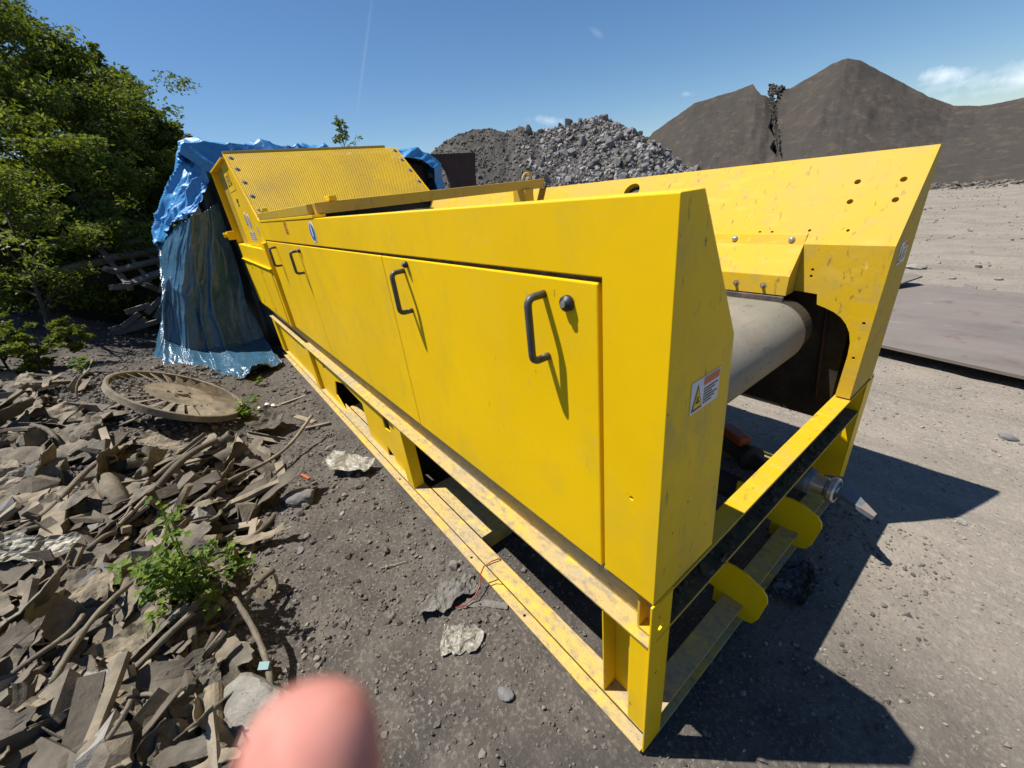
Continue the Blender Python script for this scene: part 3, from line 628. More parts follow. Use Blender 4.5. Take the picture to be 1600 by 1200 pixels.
carve(web, [mb().prism([(-2.50, .05), (-3.02, .05), (-3.30, .20), (-3.17, .372), (-2.9, .43), (-2.47, .40)], 'y', -.2, .2), mb().prism([(-1.93, .50), (-2.06, .45), (-2.06, .36), (-1.96, .37)], 'y', -.2, .2), mb().prism([(-3.45, .50), (-3.52, .49), (-3.50, .40), (-3.43, .42)], 'y', -.2, .2), mb().prism([(-2.0, .05), (-2.16, .05), (-2.12, .19), (-2.02, .15)], 'y', -.2, .2)])
mb().box(-5.515, -3.945, .032, .040, .1005, .534).build('web_plate', M['yellow'], mc)
mb().box(-5.8, -5.705, .032, .040, .1005, .534).build('web_plate', M['yellow_shade'], mc)
for (xa, xb) in ((-1.04, -1.60), (-2.55, -3.15)):
    mb().box(xb, xa, .082, W - .082, .094, .102).box(xa - .006, xa, .082, W - .082, .0, .0935).box(xb, xb + .006, .082, W - .082, .0, .0935).build('fork_pocket', M[FR], mc, bevel=.001)
# far corner post
mb().box(-.16, .0, 1.668, 1.676, .1005, .7030).box(.0005, .006, 1.668, W + .01, .0, .7135).box(-.16, .0, 1.70, 1.706, .10, .534).build('corner_post', M['yellow'], mc, bevel=.0015)
for x in (-1.7, -3.9, -5.6): post(x, x - .1, y0=W - .068, y1=W)
mb().box(-5.6, -.6, .28, 1.47, .56, .66).build('under_tray', M['dark'], mc)
# hydraulic coupling, motor and pointed plate at the end
cc = Vector((.0, 1.36, .29))
cpl = mb().lathe([(0, -.20), (.062, -.20), (.066, -.17), (.066, -.05), (.060, -.035), (.0, -.035)], cc, (1, -.05, .03), 28).build('coupling_body', M['grey_steel'], mc, smooth=False)
mb().lathe([(.046, -.036), (.046, .02), (.038, .026), (.038, .036)], cc, (1, -.05, .03), 28).build('hose_coupling', M['steel'], cpl)
mb().lathe([(.036, .036), (.058, .034), (.062, .040), (.062, .058), (.057, .064), (.047, .064), (.044, .052), (.0, .050)], cc, (1, -.05, .03), 32).build('coupling_ring', M['steel'], cpl)
mb().obox(cc + Vector((.062, -.02, .02)), (.014, .03, .018)).obox(cc + Vector((.062, .03, -.035)), (.018, .02, .02)).build('coupling_lug', M['steel'], cpl, bevel=.003)
wed = [(-.02, 1.46), (.045, 1.50), (.215, 1.318), (.212, 1.292), (.07, 1.355), (-.02, 1.38)]
mb().prism(wed, 'z', .262, .285).build('pointed_plate', M['grey_steel'], mc, bevel=.002)
mb().prism([(.168, 1.366), (.218, 1.316), (.214, 1.290), (.160, 1.314)], 'z', .2852, .287).build('bare_tip', M['plate'], mc)
mt = mb().lathe([(0, -.15), (.05, -.15), (.06, -.13), (.06, .10), (.075, .10), (.075, .125), (.045, .14), (.038, .22), (.05, .225), (.05, .24), (0, .24)], (-.45, 1.50, .22), (1, -.5, .0), 24).build('motor', M['dark'], mc)
mb().obox((-.47, 1.50, .30), (.17, .07, .05), Matrix.Rotation(-.46, 3, 'Z')).build('terminal_box', M['orange'], mt, bevel=.006)
# stickers
def sticker(name, o, u, v, w_, h_, m, parent, lift=.0012):
    """flat label: origin corner, unit vectors u (width) and v (height)"""
    o, u, v = Vector(o), Vector(u).normalized(), Vector(v).normalized(); n = u.cross(v)
    q = [o, o + u * w_, o + u * w_ + v * h_, o + v * h_]
    return mb().raw([p + n * lift for p in q] + [p for p in q], [(0, 1, 2, 3), (4, 7, 6, 5), (0, 4, 5, 1), (1, 5, 6, 2), (2, 6, 7, 3), (3, 7, 4, 0)]).build(name, m, parent)
def warn(o, u, v, w_, h_, parent):
    o, u, v = Vector(o), Vector(u), Vector(v); n = u.cross(v)
    s = sticker('warning_sticker', o, u, v, w_, h_, M['white'], parent)
    def rc(a, b, c, d, m, nm, l=.0018): return sticker(nm, o + u * (a * w_) + v * (b * h_), u, v, (c - a) * w_, (d - b) * h_, m, s, l)
    rc(.42, .72, .97, .96, M['orange_ink'], 'header')
    for k in range(6): rc(.44, .58 - k * .09, .94 - .1 * (k % 3), .625 - k * .09, M['ink'], 'print_line')
    def tri(sc_, m, l):
        c = o + u * (.22 * w_) + v * (.40 * h_); q = [c + u * (-.17 * sc_ * w_) + v * (-.30 * sc_ * h_), c + u * (.17 * sc_ * w_) + v * (-.30 * sc_ * h_), c + v * (.42 * sc_ * h_)]
        mb().raw([p + n * l for p in q] + [p + n * .0005 for p in q], [(0, 1, 2), (3, 5, 4), (0, 3, 4, 1), (1, 4, 5, 2), (2, 5, 3, 0)]).build('warning_triangle', m, s)
    tri(1.1, M['ink'], .0018); tri(.82, M['yellow'], .0023)
    rc(.16, .28, .28, .36, M['ink'], 'hand_symbol', .0028); rc(.19, .38, .24, .50, M['ink'], 'hand_symbol', .0028)
warn((.0005, .085, 1.235), (0, 1, 0), (0, 0, 1), .112, .075, mc)
warn((.0005, 1.56, 1.27), (0, 1, 0), (0, 0, 1), .11, .085, mc)
def disc(name, c, r, rx, m, parent, y):
    q = [(c[0] + rx * math.cos(a), y, c[1] + r * math.sin(a)) for a in np.linspace(0, 2 * math.pi, 29)[:-1]]
    q2 = [(p[0], y + .002, p[2]) for p in q]; n = len(q)
    return mb().raw(q + q2, [tuple(range(n)), tuple(range(2 * n - 1, n - 1, -1))] + [(i, (i + 1) % n, n + (i + 1) % n, n + i) for i in range(n)]).build(name, m, parent)
bs = disc('round_sticker', (-2.28, 1.60), .058, .058, M['white'], mc, -.0016); disc('blue_field', (-2.28, 1.60), .047, .047, M['blue'], bs, -.0026)
mb().box(-2.292, -2.268, -.0036, -.0028, 1.575, 1.632).build('figure_symbol', M['white'], bs); disc('figure_symbol', (-2.28, 1.637), .008, .008, M['white'], bs, -.0036)
rs = sticker('red_sticker', (-3.02, -.0004, 1.585), (1, 0, 0), (0, 0, 1), .085, .095, M['yellow_worn'], mc)
for k in range(5): sticker('print_line', (-3.01 + .01 * (k % 2), -.002, 1.592 + k * .018), (1, 0, 0), (0, 0, 1), .065 - .014 * (k % 3), .009, M['red'], rs)
# lettering and pictograms on the tall side plate
lp = sticker('letter_plate', (-5.22, -.0004, 1.98), (1, 0, 0), (0, 0, 1), .50, .19, M['yellow'], side, .002)
def bars(name, lst, m, parent, y=-.0028):
    b = mb()
    for (x0, x1, z0, z1) in lst: b.box(x0, x1, y - .0006, y, z0, z1)
    return b.build(name, m, parent)
L0 = -5.16
bars('lettering', [(L0, L0 + .02, 2.03, 2.13), (L0 + .025, L0 + .06, 2.03, 2.04), (L0 + .07, L0 + .088, 2.03, 2.13), (L0 + .092, L0 + .12, 2.118, 2.13), (L0 + .092, L0 + .12, 2.075, 2.087), (L0 + .092, L0 + .12, 2.03, 2.042), (L0 + .135, L0 + .15, 2.03, 2.13), (L0 + .152, L0 + .175, 2.118, 2.13), (L0 + .18, L0 + .193, 2.05, 2.115), (L0 + .152, L0 + .175, 2.03, 2.042), (L0 + .23, L0 + .255, 2.03, 2.16), (L0 + .257, L0 + .30, 2.03, 2.05), (L0 + .302, L0 + .327, 2.03, 2.16)], M['ink'], lp)
bars('lettering', [(-4.98 + .035 * k, -4.958 + .035 * k, 1.87 - .004 * (k % 2), 1.905) for k in range(4)] + [(-4.97 + .035 * k, -4.95 + .035 * k, 1.835, 1.858) for k in range(3)], M['ink'], side, -.0006)
for i, (x, z, m) in enumerate(((-4.78, 1.70, M['white']), (-4.60, 1.68, M['white']))):
    q = disc('pictogram', (x, z), .078, .06, m, side, -.0016); disc('pictogram_print', (x, z), .058, .042, M['blue'] if i else M['grip'], q, -.0026)
    mb().box(x - .012, x + .012, -.0036, -.0028, z - .035, z + .035).build('figure_symbol', M['white'], q)
for i in range(3): 
    q = sticker('small_label', (-4.84 + .12 * i, -.0004, 1.505), (1, 0, 0), (0, 0, 1), .09, .085, M['white'], side)
    bars('print_line', [(-4.83 + .12 * i, -4.77 + .12 * i, 1.515 + .02 * k, 1.524 + .02 * k) for k in range(4)], M['ink'] if i != 1 else M['orange_ink'], q, -.0018)
disc('green_sticker', (-4.25, 1.60), .05, .03, M['paint_green'], side, -.0016)

# ------------------------------------------------------------------ tarpaulin-covered machine behind
cov = empty('covered_machine', (-7.6, 1.2, 0), 'dark machine hidden under blue tarpaulins behind the yellow hopper', 'machine')
mb().prism([(-6.62, .12), (-6.62, 3.1), (-9.0, 3.1), (-9.0, -.3)], 'z', .0, 2.28).build('casing', M['dark'], cov, bevel=.05)
mb().box(-8.7, -6.5, .2, 2.6, .9, 1.5).build('chassis', M['dark'], cov, bevel=.03)
prof = np.array([(-.20, 2.46), (-.12, 2.57), (.08, 2.60), (.6, 2.545), (1.2, 2.50), (2.0, 2.44), (2.8, 2.42), (3.05, 2.36), (3.2, 2.2), (3.28, 1.9), (3.32, 1.4), (3.34, .9)])
cum = np.r_[0, np.cumsum(np.hypot(*np.diff(prof, axis=0).T))]
NU, NV = 220, 120; uu = np.linspace(0, cum[-1], NU); py = np.interp(uu, cum, prof[:, 0]); pz = np.interp(uu, cum, prof[:, 1])
U, V_ = np.meshgrid(np.arange(NU), np.linspace(0, 1, NV), indexing='ij'); PY = py[:, None] + 0 * V_; PZ = pz[:, None] + 0 * V_; UU = uu[:, None] + 0 * V_
front = .22; hang = np.clip((front - V_) / front, 0, 1)
tlen = .22 + .14 * vnoise(UU, UU * 0, 2.2, 5, 3) + .30 * np.exp(-((UU - .1) / .35) ** 2)
cy = .9; dirz = 1.3; PX = -6.40 - 2.4 * np.clip((V_ - front) / (1 - front), 0, 1) + .03 * hang
ny, nz_ = PY - cy, PZ - dirz; nl_ = np.hypot(ny, nz_) + 1e-6; sh_ = hang * tlen
def creases(a, b, seed, f=3.0):
    """sharp ridged folds of a crumpled sheet"""
    r1 = 1 - np.abs(vnoise(a + .3 * vnoise(a, b, f, seed + 1, 2), b, f, seed, 2)) * 2; r2 = 1 - np.abs(vnoise(a * 1.0 + b * .6, b - a * .4, f * 2.7, seed + 5, 2)) * 2; r3 = 1 - np.abs(vnoise(a, b, f * 7, seed + 9, 1)) * 2
    return .075 * r1 ** 3 + .030 * r2 ** 2 + .004 * r3
cr = creases(UU, PX, 31, 2.2)
A1 = np.stack([PX + hang * (cr * 1.0 + .02), PY - ny / nl_ * sh_ * .9 + ny / nl_ * cr * (1 - hang * .6), PZ - nz_ / nl_ * sh_ * .9 + nz_ / nl_ * cr * (1 - hang * .6)], -1)
def loft3(lines, n, m_, bulge=0.0):
    """surface through polylines given as ((px, py), x) lists; spread evenly, quadratic across when three"""
    o = []
    for pl in lines:
        q = []
        for (px, py, x_) in pl:
            h_ = hit(px, py, 0, x_)
            if h_.z < .015: h_ = hit(px, py, 2, .015)
            q.append(h_[:])
        q = np.array(q); d_ = np.r_[0, np.cumsum(np.linalg.norm(np.diff(q, axis=0), axis=1))]; t = np.linspace(0, d_[-1], m_); o.append(np.stack([np.interp(t, d_, q[:, k]) for k in range(3)], -1))
    a = np.linspace(0, 1, n)[:, None, None]
    if len(o) == 2: return o[0][None] * (1 - a) + o[1][None] * a
    return o[0][None] * (1 - a) * (1 - 2 * a) + o[1][None] * 4 * a * (1 - a) + o[2][None] * a * (2 * a - 1)
S_ = loft3([[(318, 220, -8.3), (300, 222, -8.3), (281, 248, -8.3), (262, 300, -8.2), (251, 348, -8.1), (250, 392, -8.0)],
            [(330, 229, -7.1), (318, 245, -7.1), (303, 272, -7.1), (288, 308, -7.0), (276, 345, -6.95), (268, 368, -6.9)],
            [(347, 236, -6.40), (340, 256, -6.38), (328, 288, -6.36), (320, 308, -6.34), (314, 326, -6.33), (306, 346, -6.30)]], 150, 110)
a = np.linspace(0, 1, 150)[:, None] * np.ones((1, 110)) * 2.0; b = np.ones((150, 1)) * np.linspace(0, 1, 110)[None] * 1.4
cr = creases(a * 1.1 + .5 * b, b * .6, 71, 1.9) * 1.15; S_[..., 1] -= cr * .8; S_[..., 2] += cr * .7; S_[..., 0] += cr * .25
S_[:, -14:, 2] += (.06 * vnoise(a[:, -14:], b[:, -14:] * 0, 4, 75, 3)) * np.linspace(0, 1, 14)[None]
def two(gA, gB):
    Vs = []; Qs = []; off = 0
    for g in (gA, gB):
        n, m_, _ = g.shape; i_ = np.arange(n - 1)[:, None] * m_ + np.arange(m_ - 1)[None, :]; Qs.append(np.stack([i_, i_ + m_, i_ + m_ + 1, i_ + 1], -1).reshape(-1, 4) + off); Vs.append(g.reshape(-1, 3)); off += n * m_
    return np.concatenate(Vs), np.concatenate(Qs)
tp = link_mesh('tarpaulin', poly_mesh('tarpaulin', *two(A1, S_), smooth=True), M['tarp'], None, (-7.6, 1.2, 0))
tag(tp, 'bright blue tarpaulin draped over the top of the machine behind', 'tarpaulin'); tp.modifiers.new('s', 'SOLIDIFY').thickness = .003
# lower grey-blue sheet hanging to the ground
P3 = loft3([[(251, 368, -7.7), (254, 405, -7.5), (262, 445, -7.2), (256, 500, -6.9), (246, 545, -6.7), (229, 587, -6.6)],
            [(292, 346, -6.36), (284, 400, -6.34), (286, 445, -6.32), (288, 495, -6.30), (298, 545, -6.26), (325, 603, -6.0)],
            [(345, 318, -6.44), (364, 380, -6.42), (380, 435, -6.40), (396, 485, -6.38), (416, 525, -6.34), (442, 566, -5.95)]], 210, 190)
a = np.linspace(0, 1, 210)[:, None] * np.ones((1, 190)); b = np.ones((210, 1)) * np.linspace(0, 1, 190)[None]
cr = creases(a * 2.4 + .3 * b, b * .75, 91, 2.0) + .034 * np.sin(a * 24 + 2 * b + 4 * vnoise(a, b, 2, 4, 2)) * (.35 + b)
foot = sstep(b, .84, 1)
xx = P3[..., 0] + cr * .9 + foot * .10 * np.abs(vnoise(a, b, 8, 3, 3)); yy_ = P3[..., 1] - cr * .5; zz = np.maximum(P3[..., 2] + cr * .2, .012) + foot * (.15 * np.abs(vnoise(a * 1.5, b * 2, 7, 58, 4)))
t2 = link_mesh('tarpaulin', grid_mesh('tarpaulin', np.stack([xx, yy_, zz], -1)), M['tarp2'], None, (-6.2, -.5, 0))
tag(t2, 'wrinkled grey-blue tarpaulin hanging down to the ground beside the wheel', 'tarpaulin'); t2.modifiers.new('s', 'SOLIDIFY').thickness = .004
# dark sheet between it and the machine
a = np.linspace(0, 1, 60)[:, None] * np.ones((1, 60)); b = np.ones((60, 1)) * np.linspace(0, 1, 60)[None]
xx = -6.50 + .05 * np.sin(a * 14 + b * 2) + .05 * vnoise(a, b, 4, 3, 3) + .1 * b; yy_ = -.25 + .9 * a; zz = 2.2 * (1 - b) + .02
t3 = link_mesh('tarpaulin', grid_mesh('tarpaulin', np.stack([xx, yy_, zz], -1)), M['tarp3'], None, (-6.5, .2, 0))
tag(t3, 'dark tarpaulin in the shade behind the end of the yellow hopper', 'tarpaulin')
# dark rusty steel panel with a curved cut-out
def onx(px, py, x): q = hit(px, py, 0, x); return (q.y, q.z)
pp = [onx(*q, -7.0) for q in [(644, 242), (743, 238), (743, 300), (704, 310), (703, 285), (698, 268), (690, 256), (680, 250), (664, 246), (652, 247)]]
tag(mb().prism(pp, 'x', -7.0, -7.06).build('rusty_screen', M['rust'], bevel=.003, origin=(-7.0, pp[2][0], 0)), 'dark rusty steel panel with a curved cut-out behind the guard', 'panel')
sp_ = bpy.data.objects['rusty_screen']
mb().box(-7.30, -7.07, pp[1][0] - .12, pp[1][0] - .02, 0, pp[1][1] - .02).build('support_post', M['rust'], sp_)

# ------------------------------------------------------------------ steel plates on the yard
def slab(name, pxs, z, th, label, lean=0):
    q = [hit(px, py, 2, z) for px, py in pxs]; b = mb(); n = len(q)
    b.raw([(p.x, p.y, p.z) for p in q] + [(p.x, p.y, p.z - th) for p in q], [tuple(range(n)), tuple(range(2 * n - 1, n - 1, -1))] + [(i, (i + 1) % n, n + (i + 1) % n, n + i) for i in range(n)])
    c = sum((Vector((p.x, p.y, 0)) for p in q), Vector()) / n
    return tag(b.build(name, M['plate'], bevel=.003, origin=(c.x, c.y, 0)), label, 'steel plate')
slab('steel_plate', [(1290, 520), (1362, 535), (1600, 587), (1760, 625), (1860, 480), (1600, 458), (1440, 443), (1330, 435)], .10, .03, 'big dusty steel plate resting raised on the yard')
bpl = mb(); q = [hit(px, py, 2, z) for px, py, z in [(1380, 452, .13), (1442, 431, .22), (1425, 426, .22), (1365, 425, .13)]]
bpl.raw([tuple(p) for p in q] + [(p.x, p.y, p.z - .02) for p in q], [(0, 1, 2, 3), (7, 6, 5, 4), (0, 4, 5, 1), (1, 5, 6, 2), (2, 6, 7, 3), (3, 7, 4, 0)])
tag(bpl.build('steel_plate', M['plate'], origin=(q[0].x, q[0].y, 0)), 'small tilted steel plate lying behind the big one', 'steel plate')
for (px, py) in [(1400, 522), (1560, 556), (1700, 560), (1500, 470), (1700, 500)]:
    q = hit(px, py, 2, 0); 
    tag(mb().box(q.x - .06, q.x + .06, q.y + .10, q.y + .5, -.03, .069).build('timber_block', M['wood_old'], origin=(q.x, q.y + .3, 0)), 'short timber block carrying the big steel plate', 'timber', 'blocks under the steel plate')

# ------------------------------------------------------------------ gravel strewn about
def strew(name, n, x0, x1, y0, y1, smean, m, lim=None, excl=True):
    x = rng.uniform(x0, x1, n); y = rng.uniform(y0, y1, n)
    if excl:
        k = ~((x < .03) & (x > -5.9) & (y > -.03) & (y < .09)); x, y = x[k], y[k]
    s = rng.gamma(1.3, smean, len(x)) + smean * .5; s = np.minimum(s, smean * 7)
    return tag(scatter(name, np.stack([x, y, ground_h(x, y) + s * .12], -1), s, m, .8), kind='stuff')
strew('gravel', 26000, -4.2, .5, -1.5, 1.7, .0052, M['gravel'])
strew('gravel', 9000, -8.5, -1, -3.0, .1, .011, M['gravel'])
strew('gravel', 8000, -1.2, 1.6, .6, 4.2, .0038, M['gravel2'])
strew('gravel', 5000, -6, 5, 2.5, 9, .007, M['gravel2'])
strew('gravel', 4500, -9, 9, 8, 24, .016, M['gravel2'])
# foot of the sand heap
x = rng.uniform(-8, 6, 1200); y = 23.2 + rng.normal(0, .5, 1200); tag(scatter('gravel', np.stack([x, y, ground_h(x, y) + .03], -1), rng.gamma(1.5, .06, 1200) + .03, M['gravel']), kind='stuff')

# ------------------------------------------------------------------ scrap heap
def place(o, px, py, z=0.0, rot=(0, 0, 0)):
    q = hit(px, py, 2, z); o.location = (q.x, q.y, z); o.rotation_euler = rot; return o
def on_heap(px, py):
    z = 0.0
    for _ in range(12):
        q = hit(px, py, 2, z); z = gh(q.x, q.y)
    return hit(px, py, 2, z)
def sheet_mesh(nx, ny, L_, W_, f, th, name='sheet'):
    a = np.linspace(-.5, .5, nx)[:, None] * np.ones((1, ny)); b = np.ones((nx, 1)) * np.linspace(-.5, .5, ny)[None]
    X, Yq, Z = f(a * L_, b * W_); me = grid_mesh(name, np.stack([X, Yq, Z], -1), smooth=False); return me, th
def bent_sheet(seed):
    r = random.Random(seed); k = r.uniform(-.5, .5); tw = r.uniform(-1.2, 1.2); cr = r.uniform(.2, 1.0); L_ = r.uniform(.28, .65); W_ = r.uniform(.05, .15)
    def f(a, b):
        z = k * a * a * 3 + cr * b * b * 5 * (1 if r.random() < .5 else -1) + .018 * vnoise(a * 9 + seed, b * 9, 1, seed, 4) ; th = tw * a * 2
        W2 = b * (1 + .40 * vnoise(a * 9 + seed, a * 0, 1, seed + 1, 3)) + .02 * vnoise(a * 30, b * 3, 1, seed + 7, 2); a = a + .16 * L_ * vnoise(b * 22 + seed, a * 0, 1, seed + 3, 3) * np.abs(a / L_ * 2) ** 3; return a, W2 * np.cos(th) - z * np.sin(th), W2 * np.sin(th) + z * np.cos(th)
    return sheet_mesh(26, 12, L_, W_, f, .004)
protos = []
def proto(me, m, name, label, cat, solid=0, smooth=False):
    me.materials.append(m); protos.append((me, solid, name, label, cat))
G = 'pieces of the dusty scrap heap'
for s in range(7):
    me, th = bent_sheet(s); proto(me, M[['junk_a', 'junk_b', 'junk_a', 'junk_c', 'junk_a', 'junk_b', 'junk_c'][s]], 'sheet_scrap', 'dusty bent sheet scrap among others in the rubbish heap', 'scrap', .004)
def crumple(nx, ny, L_, W_, amp, f, seed, curl=0.0):
    a = np.linspace(-.5, .5, nx)[:, None] * np.ones((1, ny)); b = np.ones((nx, 1)) * np.linspace(-.5, .5, ny)[None]
    z = amp * np.abs(vnoise(a * L_, b * W_, f, seed, 4, .55)) + curl * (b ** 2) * W_ + curl * .6 * a ** 2 * L_ ; x_ = a * L_ + amp * .5 * vnoise(a * L_ + 5, b * W_, f, seed + 2, 3); y_ = b * W_ * (1 + .3 * vnoise(a * 5, a * 0, 1, seed + 4, 2)) + amp * .5 * vnoise(a * L_, b * W_ + 9, f, seed + 6, 3)
    return grid_mesh('crumple', np.stack([x_, y_, z], -1), smooth=False)
for s in range(5):
    proto(crumple(26, 16, .28 + .06 * s, .16 + .02 * (s % 3), .05, 11, 600 + s * 7, .5 * (s % 2)), M[['junk_a', 'junk_b', 'junk_c', 'junk_d', 'junk_a'][s]], 'torn_scrap', 'crumpled torn dusty sheet among others in the rubbish heap', 'scrap', .003)
for s in range(4):
    r = random.Random(50 + s); L_ = r.uniform(.25, .6); wd = r.uniform(.03, .07); th = r.uniform(.012, .03)
    b = mb(); n = 8
    for i in range(n):
        pass
    xs = np.linspace(-L_ / 2, L_ / 2, 7); ring = []
    for x_ in xs:
        j = r.uniform(-.004, .004); ring += [(x_, -wd / 2 + j, -th / 2), (x_, wd / 2 + j, -th / 2 + j), (x_, wd / 2 + j * .5, th / 2), (x_, -wd / 2, th / 2 + j)]
    fcs = [(i * 4 + k, i * 4 + (k + 1) % 4, (i + 1) * 4 + (k + 1) % 4, (i + 1) * 4 + k) for i in range(6) for k in range(4)] + [(0, 3, 2, 1), (24, 25, 26, 27)]
    proto(b.raw(ring, fcs).mesh('p'), M[['junk_d', 'junk_b', 'junk_a', 'junk_c'][s]], 'plank_scrap', 'dusty broken strip of wood or plastic among others in the rubbish heap', 'scrap')
for s in range(3):
    r = random.Random(70 + s); L_ = r.uniform(.18, .45); ro = r.uniform(.018, .05)
    b = mb(); b.lathe([(ro * .78, -L_ / 2), (ro, -L_ / 2), (ro, 0), (ro, L_ / 2 - .03), (ro * 1.15, L_ / 2 - .03), (ro * 1.15, L_ / 2), (ro * .78, L_ / 2), (ro * .78, -L_ / 2)], (0, 0, 0), (1, 0, 0), 16)
    proto(b.mesh('p'), M[['junk_b', 'junk_c', 'junk_a'][s]], 'pipe_scrap', 'short dusty piece of pipe among others in the rubbish heap', 'pipe')
for s in range(2):
    r = random.Random(90 + s); pth = [(math.sin(t * 2.2 + s) * .12, t * .32 - .16, .02 * math.sin(t * 5)) for t in np.linspace(0, 1, 14)]
    proto(mb().tube(pth, .009 + .005 * s, 8).mesh('p', True), M['junk_c' if s else 'junk_b'], 'hose_scrap', 'bent dusty hose end among others in the rubbish heap', 'hose')
for s in range(3):
    r = random.Random(140 + s); k_ = 1.2 + s * .6; pth = [(math.sin(t * k_ + s) * .28, t * .9 - .45, .035 * math.sin(t * 7 + s)) for t in np.linspace(0, 1, 26)]
    proto(mb().tube(pth, [.010 + .004 * s + .0015 * math.sin(i * 2.1) for i in range(26)], 8).mesh('p', True), M[['junk_a', 'junk_b', 'junk_c'][s]], 'long_hose', 'long curved dusty hose among others across the rubbish heap', 'hose')
for s in range(3):
    me = hull_rock(200 + s, 16); me.transform(Matrix.Scale(.16 + .05 * s, 4)); proto(me, M[['rock', 'junk_b', 'rock_pale'][s]], 'stone', 'dusty stone among the rubbish of the heap', 'stone')
# angle irons / folded channel
for s in range(3):
    r = random.Random(120 + s); L_ = r.uniform(.2, .45); a_ = r.uniform(.04, .09); t_ = .005
    b = mb().prism([(0, 0), (a_, 0), (a_, t_), (t_, t_), (t_, a_ * .8), (0, a_ * .8)] if s else [(0, 0), (a_, 0), (a_, a_ * .5), (a_ - t_, a_ * .5), (a_ - t_, t_), (t_, t_), (t_, a_ * .5), (0, a_ * .5)], 'x', -L_ / 2, L_ / 2)
    proto(b.mesh('p'), M[['junk_a', 'junk_b', 'junk_c'][s]], 'bracket_scrap', 'dusty folded metal bracket among others in the rubbish heap', 'bracket')
wt = [4.5, 4.5, 4.5, 4.5, 4.5, 4, 4.5, 1.6, 1.6, 1.6, 1.8, 1.6, 5, 5, 5, 5, 2.2, 2.2, 2.2, 3, 3, .5, .5, .4, 2, 2, 1.2, 2.6, 2.6, 2.6]
made = {}
spots = []
def add_scrap(q, k=None, rot=None, s=None, up=.0):
    k = random.choices(range(len(protos)), wt)[0] if k is None else k; me, solid, nm, lb, ct = protos[k]
    o = bpy.data.objects.new(nm, me); COL.objects.link(o)
    if solid: o.modifiers.new('s', 'SOLIDIFY').thickness = solid
    o.location = (q[0], q[1], q[2] + up); s = s or random.uniform(.75, 1.25); o.scale = (s, s, s)
    if nm == 'long_hose': rot = (random.gauss(0, .1), random.gauss(0, .10), random.gauss(.6, .8)); o.location.z += .03
    o.rotation_euler = rot or (random.gauss(0, .45), random.gauss(0, .32), random.gauss(.5, .9))
    return tag(o, lb, ct, G + (': ' + nm.replace('_', ' ')))
cnt = 0; tries = 0
while cnt < 470 and tries < 6000:
    tries += 1; px = random.uniform(-60, 450); py = random.uniform(590, 1230)
    if px > 425 - max(0, (py - 760)) * .02 - (60 if py > 880 else 0): continue
    if py < 680 and px > 150 and random.random() < .75: continue
    if 140 < px < 410 and 585 < py < 700: continue
    q = on_heap(px, py)
    big = math.hypot(q.x - CAMP.x, q.y - CAMP.y)
    if random.random() > .35 + .65 * min(1, (big / 3.2)): continue
    add_scrap(q, up=random.uniform(.0, .07), s=random.uniform(.7, 1.15) * (.75 + .12 * min(big, 5))); cnt += 1
# dark fill between the pieces
n = 7000; px_ = rng.uniform(-5.8, -.6, n); py_ = rng.uniform(-3.6, -.75, n); k = heap_h(px_, py_) > .04; px_, py_ = px_[k], py_[k]
tag(scatter('rubbish', np.stack([px_, py_, ground_h(px_, py_) + .01], -1), rng.gamma(1.6, .012, len(px_)) + .01, M['gravel']), kind='stuff')

# large hand-placed pieces -------------------------------------------------
# spoked wheel lying tilted on the heap
wn = Vector((.0706, .7054, 1)).normalized(); wc = Vector((-3.9876, -1.0625, .40)); wr = .485
wh = empty('scrap_wheel', wc, 'big dusty spoked iron wheel lying tilted on the rubbish heap', 'wheel')
mb().lathe([(wr - .03, -.035), (wr, -.035), (wr, .018), (wr - .012, .022), (wr - .03, .018), (wr - .03, -.035)], wc, wn, 72).build('rim', M['junk_a'], wh, bevel=.003)
mb().lathe([(.0, .008), (.245, .008), (.245, -.004), (0, -.004)], wc, wn, 48).build('disc', M['junk_a'], wh)
mb().lathe([(.022, .03), (.05, .028), (.055, .009), (.055, -.02), (.022, -.02), (.022, .03)], wc, wn, 24).build('hub', M['junk_a'], wh)
wa = wn.orthogonal().normalized(); wb = wn.cross(wa)
for k in range(28):
    an = 2 * math.pi * k / 28; d = wa * math.cos(an) + wb * math.sin(an); t = wn.cross(d)
    rot = Matrix((d, t, wn)).transposed(); rot = rot @ Matrix.Rotation(.38, 3, 'X')
    mb().obox(wc + d * .352, (.225, .062, .005), rot).build('spoke', M['junk_a'], wh)
for k in range(5):
    an = 2 * math.pi * k / 5; c = wc + (wa * math.cos(an) + wb * math.sin(an)) * .082; mb().lathe([(0, .018), (.010, .018), (.011, .0082)], c, wn, 8).build('bolt', M['junk_c'], wh)
mb().cyl(wc - wn * .02, wc - wn * .36, .06, .10, 20).build('axle_stub', M['junk_c'], wh)
def custom(me, m, name, label, cat, loc, rot=(0, 0, 0), s=1.0, solid=0):
    me.materials.append(M[m]); o = bpy.data.objects.new(name, me); COL.objects.link(o); o.location = loc; o.rotation_euler = rot; o.scale = (s,) * 3; OFF[o.name] = Vector(loc)
    if solid: o.modifiers.new('s', 'SOLIDIFY').thickness = solid
    return tag(o, label, cat)
